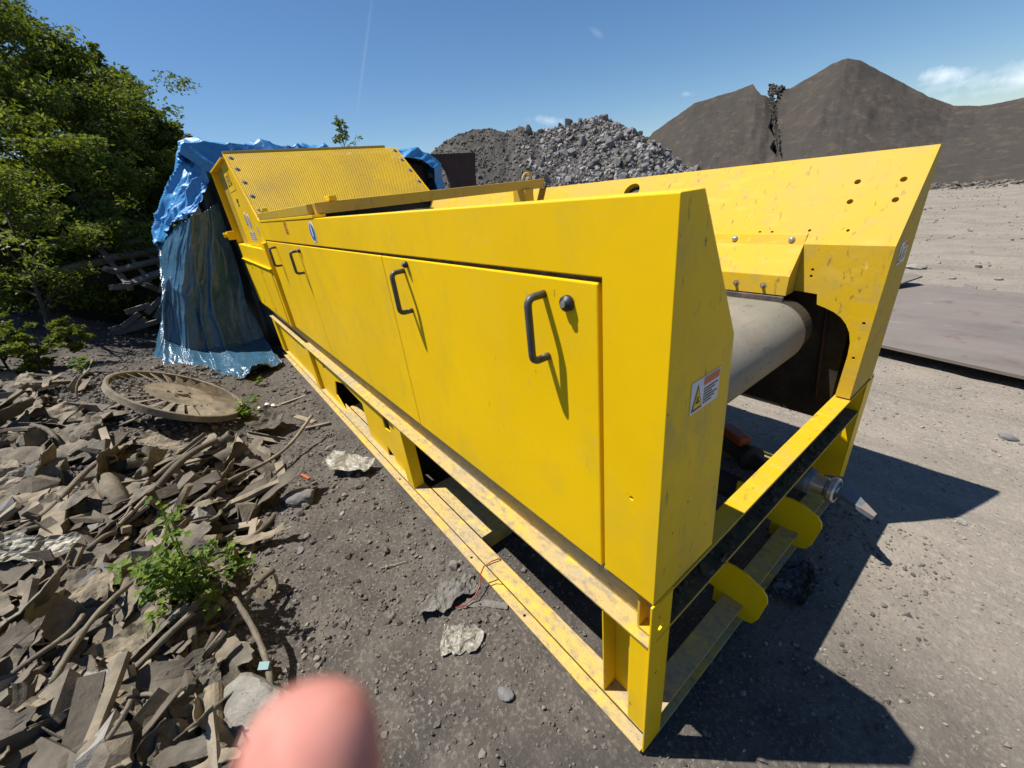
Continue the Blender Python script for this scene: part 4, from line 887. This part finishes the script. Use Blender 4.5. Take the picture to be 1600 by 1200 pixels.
def blob(seed, sx, sy, sz, amp, f=2.5, n=4):
    bm = bmesh.new(); bmesh.ops.create_icosphere(bm, subdivisions=n, radius=1)
    co = np.array([v.co[:] for v in bm.verts]); cut = np.random.default_rng(seed).normal(size=(9, 3)); cut /= np.linalg.norm(cut, axis=1)[:, None]; lim = np.random.default_rng(seed + 1).uniform(.62, .9, 9)
    for c, l in zip(cut, lim):
        d = co @ c; e = np.clip(d - l, 0, None); co -= e[:, None] * c * .93
    nn2 = vnoise(co[:, 0] + co[:, 2] * .7, co[:, 1] + co[:, 2] * .5, f, seed, 5, .6); co *= (1 + amp * nn2)[:, None]; co *= np.array([sx, sy, sz])
    for v, c in zip(bm.verts, co): v.co = c
    me = bpy.data.meshes.new('stone'); bm.to_mesh(me); bm.free(); return me
q = on_heap(472, 782); custom(blob(3, .12, .075, .06, .10), 'rock', 'stone', 'angular grey stone lying at the right edge of the rubbish heap', 'stone', (q.x, q.y, q.z + .02), (0, 0, .9))
q = on_heap(146, 690); custom(blob(5, .12, .11, .10, .12), 'junk_b', 'stone', 'rounded earthy lump of rock just below the wheel', 'stone', (q.x, q.y, q.z + .05))
q = on_heap(165, 1085); custom(blob(8, .15, .10, .10, .10), 'rock_pale', 'concrete_chunk', 'pale concrete chunk at the bottom of the rubbish heap', 'concrete', (q.x, q.y, q.z + .0), (0, 0, .3))
q = on_heap(400, 1120); cck = custom(blob(9, .19, .13, .13, .14), 'rock_pale', 'concrete_chunk', 'big pale concrete chunk with a turquoise painted corner', 'concrete', (q.x, q.y, q.z + .0), (0, 0, .5))
tq = hit(413, 1040, 2, q.z + .09); pt_ = mb().obox(tq, (.040, .026, .010), Matrix.Rotation(.9, 3, 'Z') @ Matrix.Rotation(.5, 3, 'X')).mesh('p'); 
cw = Matrix.Translation(cck.location) @ Matrix.Rotation(.5, 4, 'Z'); pt_.transform(cw.inverted()); pt_.materials.append(M['paint_green']); po = bpy.data.objects.new('painted_corner', pt_); COL.objects.link(po); po.parent = cck
def crumple(nx, ny, L_, W_, amp, f, seed, curl=0.0):
    a = np.linspace(-.5, .5, nx)[:, None] * np.ones((1, ny)); b = np.ones((nx, 1)) * np.linspace(-.5, .5, ny)[None]
    z = amp * np.abs(vnoise(a * L_, b * W_, f, seed, 4, .55)) + curl * (b ** 2) * W_ + curl * .6 * a ** 2 * L_ ; x_ = a * L_ + amp * .5 * vnoise(a * L_ + 5, b * W_, f, seed + 2, 3); y_ = b * W_ * (1 + .3 * vnoise(a * 5, a * 0, 1, seed + 4, 2)) + amp * .5 * vnoise(a * L_, b * W_ + 9, f, seed + 6, 3)
    return grid_mesh('crumple', np.stack([x_, y_, z], -1), smooth=False)
q = on_heap(548, 735); custom(crumple(34, 22, .36, .15, .05, 9, 3, .5), 'foil', 'metal_sheet', 'silvery crumpled metal sheet lying against the skid rail', 'metal sheet', (q.x, q.y, .02), (.05, .1, .62), 1, .002)
q = on_heap(58, 885); custom(crumple(34, 18, .40, .13, .05, 11, 13, .4), 'foil', 'metal_sheet', 'pale crumpled metal strip standing upright in the rubbish heap', 'metal sheet', (q.x, q.y, q.z + .12), (.5, .5, 1.2), 1, .002)
q = on_heap(560, 1050)
q = hit(722, 1000, 2, .0); custom(crumple(40, 30, .16, .13, .045, 14, 23, .1), 'foil', 'plastic_bag', 'dirty crumpled plastic bag lying on the gravel by the skid', 'bag', (q.x, q.y, .0), (0, 0, .9), 1, .0015)
q = hit(700, 930, 2, .0); custom(crumple(44, 24, .30, .11, .05, 16, 27, .1), 'cloth', 'rag', 'grey crumpled rag trailing over the gravel beside the skid', 'rag', (q.x, q.y, .0), (0, 0, 1.35), 1, .0015)
q = hit(760, 945, 2, .0); custom(crumple(36, 10, .20, .035, .02, 16, 29, .1), 'cloth', 'cloth_strip', 'thin twisted cloth strip reaching the red wire', 'cloth', (q.x, q.y, .0), (0, 0, .75), 1, .0015)
q = hit(1240, 905, 2, .0); custom(crumple(36, 24, .26, .13, .05, 14, 33, .1), 'tarp3', 'rag', 'dark crumpled rag in the shade beside the ground beam', 'rag', (q.x + .02, q.y, .0), (0, 0, 1.6), 1, .0015)
q = hit(427, 665, 2, .03); custom(crumple(30, 20, .30, .22, .06, 8, 37, 1.2), 'junk_c', 'bucket_scrap', 'torn dark metal bucket piece lying right of the wheel', 'scrap', (q.x, q.y, .02), (.3, 0, .4), 1, .003)
# pipes with open mouths
def pipe(px, py, ro, L_, rot, m, label, up=.05):
    q = on_heap(px, py); b = mb().lathe([(ro * .62, -L_ * .5), (ro, -L_ * .5), (ro * 1.04, -L_ * .45), (ro * .92, -L_ * .3), (ro * .85, L_ * .5), (ro * .55, L_ * .5), (ro * .62, -L_ * .5)], (0, 0, 0), (1, 0, 0), 28)
    return custom(b.mesh('pipe', True), m, 'pipe', label, 'pipe', (q.x, q.y, q.z + up), rot)
pipe(362, 722, .075, .22, (0, -.15, -.9), 'junk_c', 'short wide dark pipe with its open mouth showing', .05)
pipe(190, 790, .065, .40, (0, .12, .25), 'junk_b', 'thick dusty pipe with an open end beside the weed', .08)
pipe(78, 795, .035, .12, (0, -.1, .9), 'junk_a', 'small ridged insulator-like cylinder in the rubbish heap', .06)
pipe(90, 880, .025, .34, (0, .5, 1.1), 'junk_b', 'thin dusty tube under the folded metal strip', .06)
# flange ring with bolt holes leaning at the weed
q = on_heap(420, 925); fb_ = mb(); fb_.lathe([(.03, -.008), (.078, -.008), (.078, .008), (.03, .008), (.03, -.008)], (0, 0, 0), (0, 0, 1), 36)
custom(fb_.mesh('flange'), 'junk_a', 'flange', 'round brown flange leaning on edge beside the weed', 'flange', (q.x, q.y, q.z + .06), (1.0, .3, .5)); OFFl = bpy.data.objects['flange']
for k in range(6):
    a = k * math.pi / 3; o = mb().cyl((.06 * math.cos(a), .06 * math.sin(a), -.009), (.06 * math.cos(a), .06 * math.sin(a), .009), .006, seg=10).mesh('h'); o.materials.append(M['ink']); h = bpy.data.objects.new('bolt_hole', o); COL.objects.link(h); h.parent = OFFl
# bundled cable / sleeve along the bottom
pth = [on_heap(*p) + Vector((0, 0, .07)) for p in [(90, 1110), (150, 1062), (200, 1030), (245, 1000), (270, 965), (283, 935)]]
pth = [pth[0].lerp(pth[1], t) for t in (0, .5)] + pth[1:]
tag(mb().tube(pth, [.02, .021, .022, .022, .020, .015, .010], 10).build('cable_bundle', M['junk_a'], smooth=True, origin=pth[3]), 'thick ribbed cable bundle curving through the rubbish heap', 'cable')
# slats and twigs on the gravel
def slat(px, py, L_, w_, t_, yaw, m, label, tilt=0.0, up=.012, name='slat'):
    q = on_heap(px, py); r = Matrix.Rotation(yaw, 3, 'Z') @ Matrix.Rotation(tilt, 3, 'Y')
    return tag(mb().obox((q.x, q.y, q.z + up), (L_, w_, t_), r).build(name, M[m], bevel=.002, origin=(q.x, q.y, q.z)), label, 'slat')
slat(477, 657, .30, .05, .02, .35, 'junk_a', 'flat dusty slat on the gravel right of the wheel')
slat(497, 667, .20, .03, .02, 1.3, 'junk_a', 'short slat lying crosswise beside the flat one', .05)
slat(445, 632, .42, .03, .02, 1.6, 'junk_d', 'thin pale stick lying between the wheel and the skid')
slat(615, 885, .14, .006, .004, 1.15, 'junk_d', 'thin pale straw lying on the gravel')
slat(440, 740, .28, .06, .015, -.1, 'junk_a', 'cracked grey board at the edge of the rubbish', .08)
slat(475, 745, .16, .02, .012, .3, 'orange', 'reddish strip of plastic at the edge of the rubbish', .0)
slat(400, 840, .40, .02, .02, 1.1, 'junk_d', 'round dry stick lying against the rubbish heap', .1)
slat(175, 655, .50, .09, .012, -.12, 'junk_b', 'long angled grey metal strip below the wheel', -.12, .07, 'metal_strip')
slat(210, 665, .26, .09, .012, .7, 'junk_b', 'short bent end of the grey metal strip', -.3, .05, 'metal_strip')
slat(180, 712, .55, .045, .02, .15, 'junk_d', 'long pale split board across the heap', .12, .10, 'board')
slat(100, 835, .62, .10, .015, .05, 'junk_a', 'long corrugated brown strip in the middle of the heap', .08, .10, 'metal_strip')
slat(105, 985, .16, .14, .006, .7, 'junk_a', 'square brown plate with two holes standing in the heap', .7, .09, 'metal_plate')
slat(95, 1030, .20, .12, .006, .5, 'junk_c', 'dark folded metal plate below the square brown one', -.2, .05, 'metal_plate')
slat(40, 1010, .36, .14, .008, .2, 'junk_b', 'dull rubber sheet at the left edge of the heap', .1, .06, 'rubber_sheet')
slat(320, 1035, .34, .11, .02, .95, 'junk_d', 'broad pale split board at the lower edge of the heap', .25, .05, 'board')
slat(300, 735, .3, .04, .015, 1.5, 'junk_a', 'narrow grey bar pointing at the weed', .1, .07, 'metal_strip')
slat(1420, 470, .3, .05, .03, .3, 'junk_d', 'small stick on the far steel plate', 0, .13) if False else None
# white bits
for k, (px, py) in enumerate([(405, 640), (418, 634), (428, 636)]):
    q = on_heap(px, py); custom(blob(60 + k, .03, .025, .02, .2, n=2), 'white', 'foam_piece', 'small white foam lump lying right of the wheel', 'foam', (q.x, q.y, q.z + .015))['group'] = 'white foam lumps by the wheel'
# stones on the yard and gravel, individually
for k, (px, py, s, lb) in enumerate([(525, 962, 0, 0)] and [(1430, 420, .14, 'flat pale stone behind the tilted steel plate'), (1488, 436, .05, 'small pale stone just beyond the big steel plate'), (1470, 275, .30, 'white flat stone at the foot of the sand hill, left of the other'), (1535, 270, .26, 'white flat stone at the foot of the sand hill, right of the other'), (1560, 437, .06, 'small pale stone at the far edge of the big steel plate'), (1500, 815, .03, 'pale stone on the sunny yard near the shadow tip'), (1575, 685, .05, 'grey stone at the right edge of the yard'), (1533, 944, .012, 'tiny dark pebble on the sunny yard'), (535, 803, .022, 'pale fist-sized stone on the gravel by the skid'), (790, 1085, .035, 'grey stone at the bottom edge beside the skid'), (1290, 840, .012, 'pebble in the shade of the coupling'), (470, 860, .03, 'dark clod of earth right of the weed')]):
    q = on_heap(px, py); custom(blob(80 + k, s, s * .7, s * .4, .1, n=3), 'rock_pale' if 'pale' in lb or 'white' in lb else 'rock', 'stone', lb, 'stone', (q.x, q.y, q.z + s * .15), (0, 0, k * 1.1))
# red wire looped over the skid
wp = [(712, 950, 0), (728, 944, .02), (742, 932, .03), (750, 915, .04), (751, 897, .07), (756, 885, .105), (768, 877, .112), (780, 873, .112)]
wpt = [hit(a, b, 2, c) for a, b, c in wp]; wpt.append(wpt[-1] + Vector((.0, .02, -.03)))
tag(mb().tube(wpt, .0032, 8).build('wire', M['wire'], smooth=True, origin=wpt[0]), 'thin red wire looped over the near skid rail', 'wire')
tag(mb().tube([hit(a, b, 2, .01) for a, b in [(765, 916), (775, 912), (790, 913)]], .002, 6).build('wire', M['ink'], origin=wpt[0]), 'short black wire end lying beside the red one', 'wire')

# ------------------------------------------------------------------ old skip with timber at the left
skp = empty('skip_container', (-9.6, -1.6, 0), 'black burnt-out steel skip heaped with earth under the trees', 'container')
mb().box(-11.6, -9.2, -2.75, .3, 0, 1.34).build('body', M['dark'], skp, bevel=.02)
n_ = 60; a = np.linspace(-11.7, -9.0, n_)[:, None] * np.ones((1, n_)); b = np.ones((n_, 1)) * np.linspace(-3.0, .4, n_)[None]
em = grid_mesh('earth', np.stack([a, b, 1.36 + .07 * vnoise(a, b, 2, 91, 4) + .10 * (b + 3) / 3.4 * 0 + .08 * sstep(b, -2.5, -.5)], -1)); eo = link_mesh('earth_fill', em, M['junk_a'], skp); eo.modifiers.new('s', 'SOLIDIFY').thickness = .10
def lean_frame():
    fr = empty('timber_lattice', (-8.7, -1.3, .6), 'weathered timber lattice leaning out of the black skip', 'lattice')
    A = hit(157, 388, 0, -9.0); B = hit(222, 383, 0, -9.1); C_ = hit(205, 452, 0, -8.3); D_ = hit(262, 428, 0, -8.4)
    def beam(p, q, w_=.07, nm='beam'): 
        d = (q - p); L_ = d.length; d.normalize(); s_ = d.cross((B - A).cross(C_ - A).normalized()).normalized(); n2 = d.cross(s_)
        mb().obox((p + q) / 2, (L_, w_, .05), Matrix((d, s_, n2)).transposed()).build(nm, M['wood_old'], fr, bevel=.004)
    beam(A, C_); beam(B, D_); beam(A.lerp(B, .5), C_.lerp(D_, .5), .05)
    for t in (0, .33, .62, .97): beam(A.lerp(C_, t) + Vector((.05, -.05, .05)), B.lerp(D_, t) + Vector((.05, .12, .05)), .08, 'slat')
    for t in (.15, .48, .8): beam(A.lerp(C_, t) + Vector((-.03, 0, -.03)), B.lerp(D_, t) + Vector((-.03, 0, -.03)), .045, 'slat')
lean_frame()
for i, (a_, b_, lb) in enumerate([((165, 420), (176, 424), 'dark beam end poking out of the skip beside the lattice'), ((176, 449), (200, 447), 'thick beam end sticking out under the lattice'), ((200, 487), (232, 477), 'charred post lying inside the skip mouth'), ((228, 445), (246, 452), 'short board hanging from the lattice corner'), ((253, 455), (262, 412), 'upright plank against the tarpaulin, upper'), ((245, 495), (265, 460), 'slanting plank against the tarpaulin, inner'), ((252, 495), (268, 470), 'slanting plank against the tarpaulin, outer'), ((232, 487), (250, 468), 'grey plank crossing the pile beside the tarpaulin'), ((165, 525), (262, 498), 'long bent sheet edge under the timber pile'), ((175, 515), (225, 500), 'thin dark bar under the timber pile'), ((192, 510), (215, 492), 'crooked branch lying on the timber pile'), ((253, 400), (262, 408), 'pale block above the planks beside the tarpaulin')]):
    p = hit(*a_, 0, -8.0); q2 = hit(*b_, 0, -8.15); d = (q2 - p); L_ = d.length + .06; d.normalize(); s_ = d.cross(Vector((1, 0, 0))).normalized(); n2 = d.cross(s_)
    tag(mb().obox((p + q2) / 2, (L_, .075, .05), Matrix((d, s_, n2)).transposed()).build('timber', M['wood_old'], bevel=.005, origin=p), lb, 'timber')

# ------------------------------------------------------------------ trees
def leaves(C_, S, n_per, size, seed, flat=.6, quad=True):
    """C_ (k,3) clump centres, S (k,) clump radii -> small folded leaves round each"""
    r = np.random.default_rng(seed); k = len(C_); n = k * n_per
    cen = np.repeat(C_, n_per, 0); rad = np.repeat(S, n_per)
    d = r.normal(size=(n, 3)); d /= np.linalg.norm(d, axis=1)[:, None]; p = cen + d * (rad * r.random(n) ** .5)[:, None] * np.array([1, 1, flat])
    a = r.normal(size=(n, 3)); a[:, 2] *= .7; a /= np.linalg.norm(a, axis=1)[:, None]; b = np.cross(a, r.normal(size=(n, 3))); b /= np.linalg.norm(b, axis=1)[:, None]
    s = size * r.uniform(.6, 1.3, n)[:, None]
    V = np.stack([p - a * s, p + b * s * .42 , p + a * s, p - b * s * .42], 1).reshape(-1, 3); Q = np.arange(n * 4).reshape(-1, 4); return V, Q
def tree(name, base, top, spread, label, seed, m='leaf', nclump=150, n_per=70, size=.06, low=.12, lean=0.0, kind=0):
    r = random.Random(seed); base = Vector(base); top = Vector(top); H = top.z - base.z
    t = empty(name, base, label, 'tree', 'trees at the left edge of the yard' if kind == 0 else None)
    ax = lambda s: base.lerp(top, s) + Vector((.10 * math.sin(s * 5 + seed), .10 * math.cos(s * 4 + seed), 0)) * H * .12
    pth = [ax(s) for s in np.linspace(0, .97, 12)]; mb().tube(pth, [max(.012, .035 * H * .45 * (1 - s) ** 1.1) for s in np.linspace(0, .97, 12)], 8).build('trunk', M['bark'], t, smooth=True)
    lim = mb(); tips = []; cl = []
    nl = int(11 + H * 2.4)
    for i in range(nl):
        s = low + (1 - low) * (i + r.random()) / nl * .95; p = ax(s); an = r.uniform(0, 6.283)
        env = spread * (math.sin(math.pi * min(1, (s - low * .5) / (1 - low * .5)) ** .75) * .85 + .12) * r.uniform(.55, 1.15)
        q = p + Vector((math.cos(an) * env, math.sin(an) * env, env * r.uniform(.25, .75))); mid_ = p.lerp(q, .5) + Vector((0, 0, env * .12))
        lim.tube([p, mid_, q], [.012 * H * .5 * (1 - s) + .008, .009, .005], 5); tips.append((p, mid_, q, env))
    lim.build('limb', M['bark'], t)
    for j in range(nclump):
        p, mid_, q, env = r.choice(tips); u = r.uniform(.25, 1.08); c = p.lerp(mid_, u * 2) if u < .5 else mid_.lerp(q, (u - .5) * 2)
        cl.append((c + Vector((r.gauss(0, .14), r.gauss(0, .14), r.gauss(0, .10))) * spread * .6, spread * r.uniform(.10, .24)))
    for s in (.86, .92, .97, 1.0): cl.append((ax(s), spread * .14))
    C_ = np.array([c[:] for c, _ in cl]); S = np.array([s for _, s in cl]); V, Q = leaves(C_, S, n_per, size, seed)
    link_mesh('crown', poly_mesh('crown', V, Q), M[m], t)
    return t
def tree_px(px, py, dist, spread, label, seed, pxb=None, **k):
    dx, dy, te = hdir(px, py); top = Vector((CAMP.x + dx * dist, CAMP.y + dy * dist, 1.7 + te * dist))
    return tree('broadleaf_tree', (top.x + random.uniform(-.2, .2), top.y + random.uniform(-.1, .1), gh(top.x, top.y) - .05), top, spread, label, seed, **k)
TR = [(-70, -60, 11.5, 1.9, 'tall dark tree cut off by the left edge of the photo'),
      (30, 8, 12.5, 1.5, 'tallest dark green tree at the top left corner'),
      (-10, 90, 10.5, 1.3, 'yellow-green tree in front of the tallest one'),
      (88, 70, 13.2, 1.3, 'dark tree second from the left in the skyline'),
      (140, 72, 14.5, .85, 'slim airy tree with gaps of sky in its crown'),
      (182, 122, 13.8, 1.35, 'round dark tree right of the slim airy one'),
      (120, 170, 11.8, 1.3, 'mid-green tree below the slim airy one'),
      (240, 172, 14.6, 1.1, 'broad dark tree with its crown reaching out over the tarpaulin'),
      (262, 212, 15.5, .9, 'small dark tree low beside the tarpaulin'),
      (294, 212, 19.0, .75, 'thin light tree just left of the tarpaulin top'),
      (60, 190, 9.6, 1.15, 'leafy young tree over the skip at the left'),
      (200, 235, 12.3, 1.2, 'dense bush-like tree behind the skip')]
for i, (px, py, dist, sp__, lb) in enumerate(TR):
    tree_px(px, py, dist, sp__, lb, 300 + i, m='leaf2' if i in (2, 6, 10) else 'leaf', nclump=80 if i in (4, 9) else 230, n_per=90 if i != 9 else 60, size=.040 + .010 * (dist > 12), low=.35 if i == 4 else .04)
for i, (px, py, dist, lb) in enumerate([(-60, 300, 9.5, 'low bushy tree at the far left edge'), (10, 300, 10.2, 'low bushy tree between the taller ones at the left'), (75, 290, 10.8, 'low bushy tree left of the skip'), (-140, 200, 10.5, 'bushy tree beyond the left edge')]):
    tree_px(px, py, dist, 1.25, lb, 350 + i, m='leaf', nclump=120, n_per=50, size=.055, low=.02)
# near sapling at the left edge
q = hit(98, 560, 2, .25)
tree('young_tree', (q.x, q.y, gh(q.x, q.y) - .02), hit(-10, 270, 0, q.x - .4), .95, 'young leaning tree with a bare thin trunk at the left edge', 401, m='leaf2', nclump=110, n_per=34, size=.036, low=.12, kind=1)
for k, (px, py, hh_, lb) in enumerate([(20, 585, .55, 'low leafy bush at the left edge under the young tree'), (70, 580, .45, 'low leafy bush just left of the earth bank'), (-30, 600, .6, 'low leafy bush cut off by the left edge'), (118, 545, .35, 'small scrubby bush at the foot of the skip'), (30, 530, .8, 'taller scrubby bush behind the young tree')]):
    q = on_heap(px, py); tree('bush', (q.x, q.y, q.z - .02), (q.x, q.y, q.z + hh_), hh_ * .75, lb, 430 + k, m='leaf2', nclump=60, n_per=34, size=.032, low=.02, kind=1)['category'] = 'bush'
dx, dy, te = hdir(525, 185); d_s = 17
tree('sapling', (CAMP.x + dx * d_s, CAMP.y + dy * d_s, 0), (CAMP.x + dx * d_s, CAMP.y + dy * d_s, 1.7 + te * d_s), .75, 'sparse sapling top showing above the perforated guard', 450, m='leaf', nclump=42, n_per=16, size=.06, low=.5, kind=1)
# bare twigs in front of the bank
q = hit(235, 345, 0, -9.3); tw = mb()
for k in range(26):
    a = random.uniform(0, 6.28); p = Vector((q.x + random.uniform(-.2, .3), q.y + random.uniform(-.7, .3), 1.42)); e = p + Vector((random.uniform(-.2, .2), random.uniform(-.6, .6), random.uniform(.1, .7))); tw.tube([p, p.lerp(e, .5) + Vector((0, 0, .15)), e], [.008, .006, .003], 4)
tag(tw.build('twigs', M['junk_d'], origin=(q.x, q.y, 1.42)), 'tangle of bare dry twigs on top of the skip', 'twigs')

# ------------------------------------------------------------------ weeds with lobed leaves
def weed(px, py, pts, label, seed, lf=.022, nleaf=90, hgt=.30, spread=.2):
    r = random.Random(seed); q = on_heap(px, py); t = empty('weed_plant', (q.x, q.y, q.z), label, 'weed'); V = []; Fc = []; st = mb()
    for s in range(pts):
        an = r.uniform(0, 6.28); L_ = r.uniform(.5, 1.0); e = Vector((q.x + math.cos(an) * spread * L_, q.y + math.sin(an) * spread * L_, q.z + hgt * r.uniform(.25, 1.0) * (1.2 - .6 * L_))); b0 = Vector((q.x, q.y, q.z)); m1 = b0.lerp(e, .5) + Vector((0, 0, hgt * .18))
        st.tube([b0, m1, e], [.004, .003, .0015], 5)
        for k in range(max(2, nleaf // pts)):
            u = r.uniform(.2, 1.0); p = b0.lerp(m1, u * 2) if u < .5 else m1.lerp(e, (u - .5) * 2); p = p + Vector((r.gauss(0, .022), r.gauss(0, .022), r.gauss(.008, .015)))
            nrm = Vector((r.gauss(0, .45), r.gauss(0, .45), 1)).normalized(); a = nrm.orthogonal().normalized(); a = (Matrix.Rotation(r.uniform(0, 6.28), 3, nrm) @ a); b = nrm.cross(a); s_ = lf * r.uniform(.6, 1.35)
            rim = [(-.1, .0), (.05, .45), (.35, .30), (.5, .62), (.72, .28), (1.05, .0), (.72, -.28), (.5, -.62), (.35, -.30), (.05, -.45)]; i0 = len(V)
            V.append(p + a * s_ * .4 - nrm * s_ * .12)
            for (x_, y_) in rim: V.append(p + a * s_ * x_ + b * s_ * y_)
            for j in range(10): Fc.append((i0, i0 + 1 + j, i0 + 1 + (j + 1) % 10))
    st.build('stem', M['weed'], t)
    me = bpy.data.meshes.new('foliage'); me.from_pydata([tuple(v) for v in V], [], Fc); link_mesh('foliage', me, M['weed'], t); return t
weed(330, 965, 30, 'big leafy green weed growing out of the rubbish heap', 501, lf=.030, nleaf=430, hgt=.80, spread=.20)
weed(350, 905, 12, 'smaller green weed at the right side of the big one', 505, lf=.026, nleaf=120, hgt=.22, spread=.16)
weed(388, 655, 8, 'small dark green weed at the right rim of the wheel', 502, lf=.045, nleaf=60, hgt=.26, spread=.13)
weed(402, 602, 5, 'tiny weed between the tarpaulin and the skid', 503, lf=.030, nleaf=24, hgt=.12, spread=.09)
weed(128, 585, 6, 'small bright weed left of the tarpaulin', 504, lf=.05, nleaf=50, hgt=.25, spread=.18)

# ------------------------------------------------------------------ the photographer's fingertip at the lens
def finger():
    d = .056
    def cp_(px, py, dep): return CAMP + R @ Vector(((px - 800) / F * dep, (py - 600) / F * dep, dep))
    tip = cp_(494, 1072, d); ax_ = (R @ Vector((.02, .97, -.20))).normalized()
    h = empty('person', tip + ax_ * .12, "photographer's blurred pink fingertip poking into the bottom edge", 'person')
    pth = []; rr = []
    for s, r0 in [(0, .0008), (.0004, .0034), (.001, .0052), (.002, .0068), (.0035, .0081), (.006, .0092), (.010, .0098), (.018, .0100), (.027, .0101), (.036, .0104), (.050, .0108), (.062, .0112), (.08, .0116)]:
        bend = R @ Vector((0, .0, -.10)) * (max(0, s - .03) ** 2) * 10; pth.append(tip + ax_ * s + bend); rr.append(r0 * .93)
    mb().tube(pth, rr, 24).build('finger', M['skin'], h, smooth=True)
    nb = tip + ax_ * .014 + R @ Vector((0, 0, .0088))
    mb().obox(nb, (.006, .012, .001), R).build('fingernail', M['nail'], h, bevel=.0004)
finger()
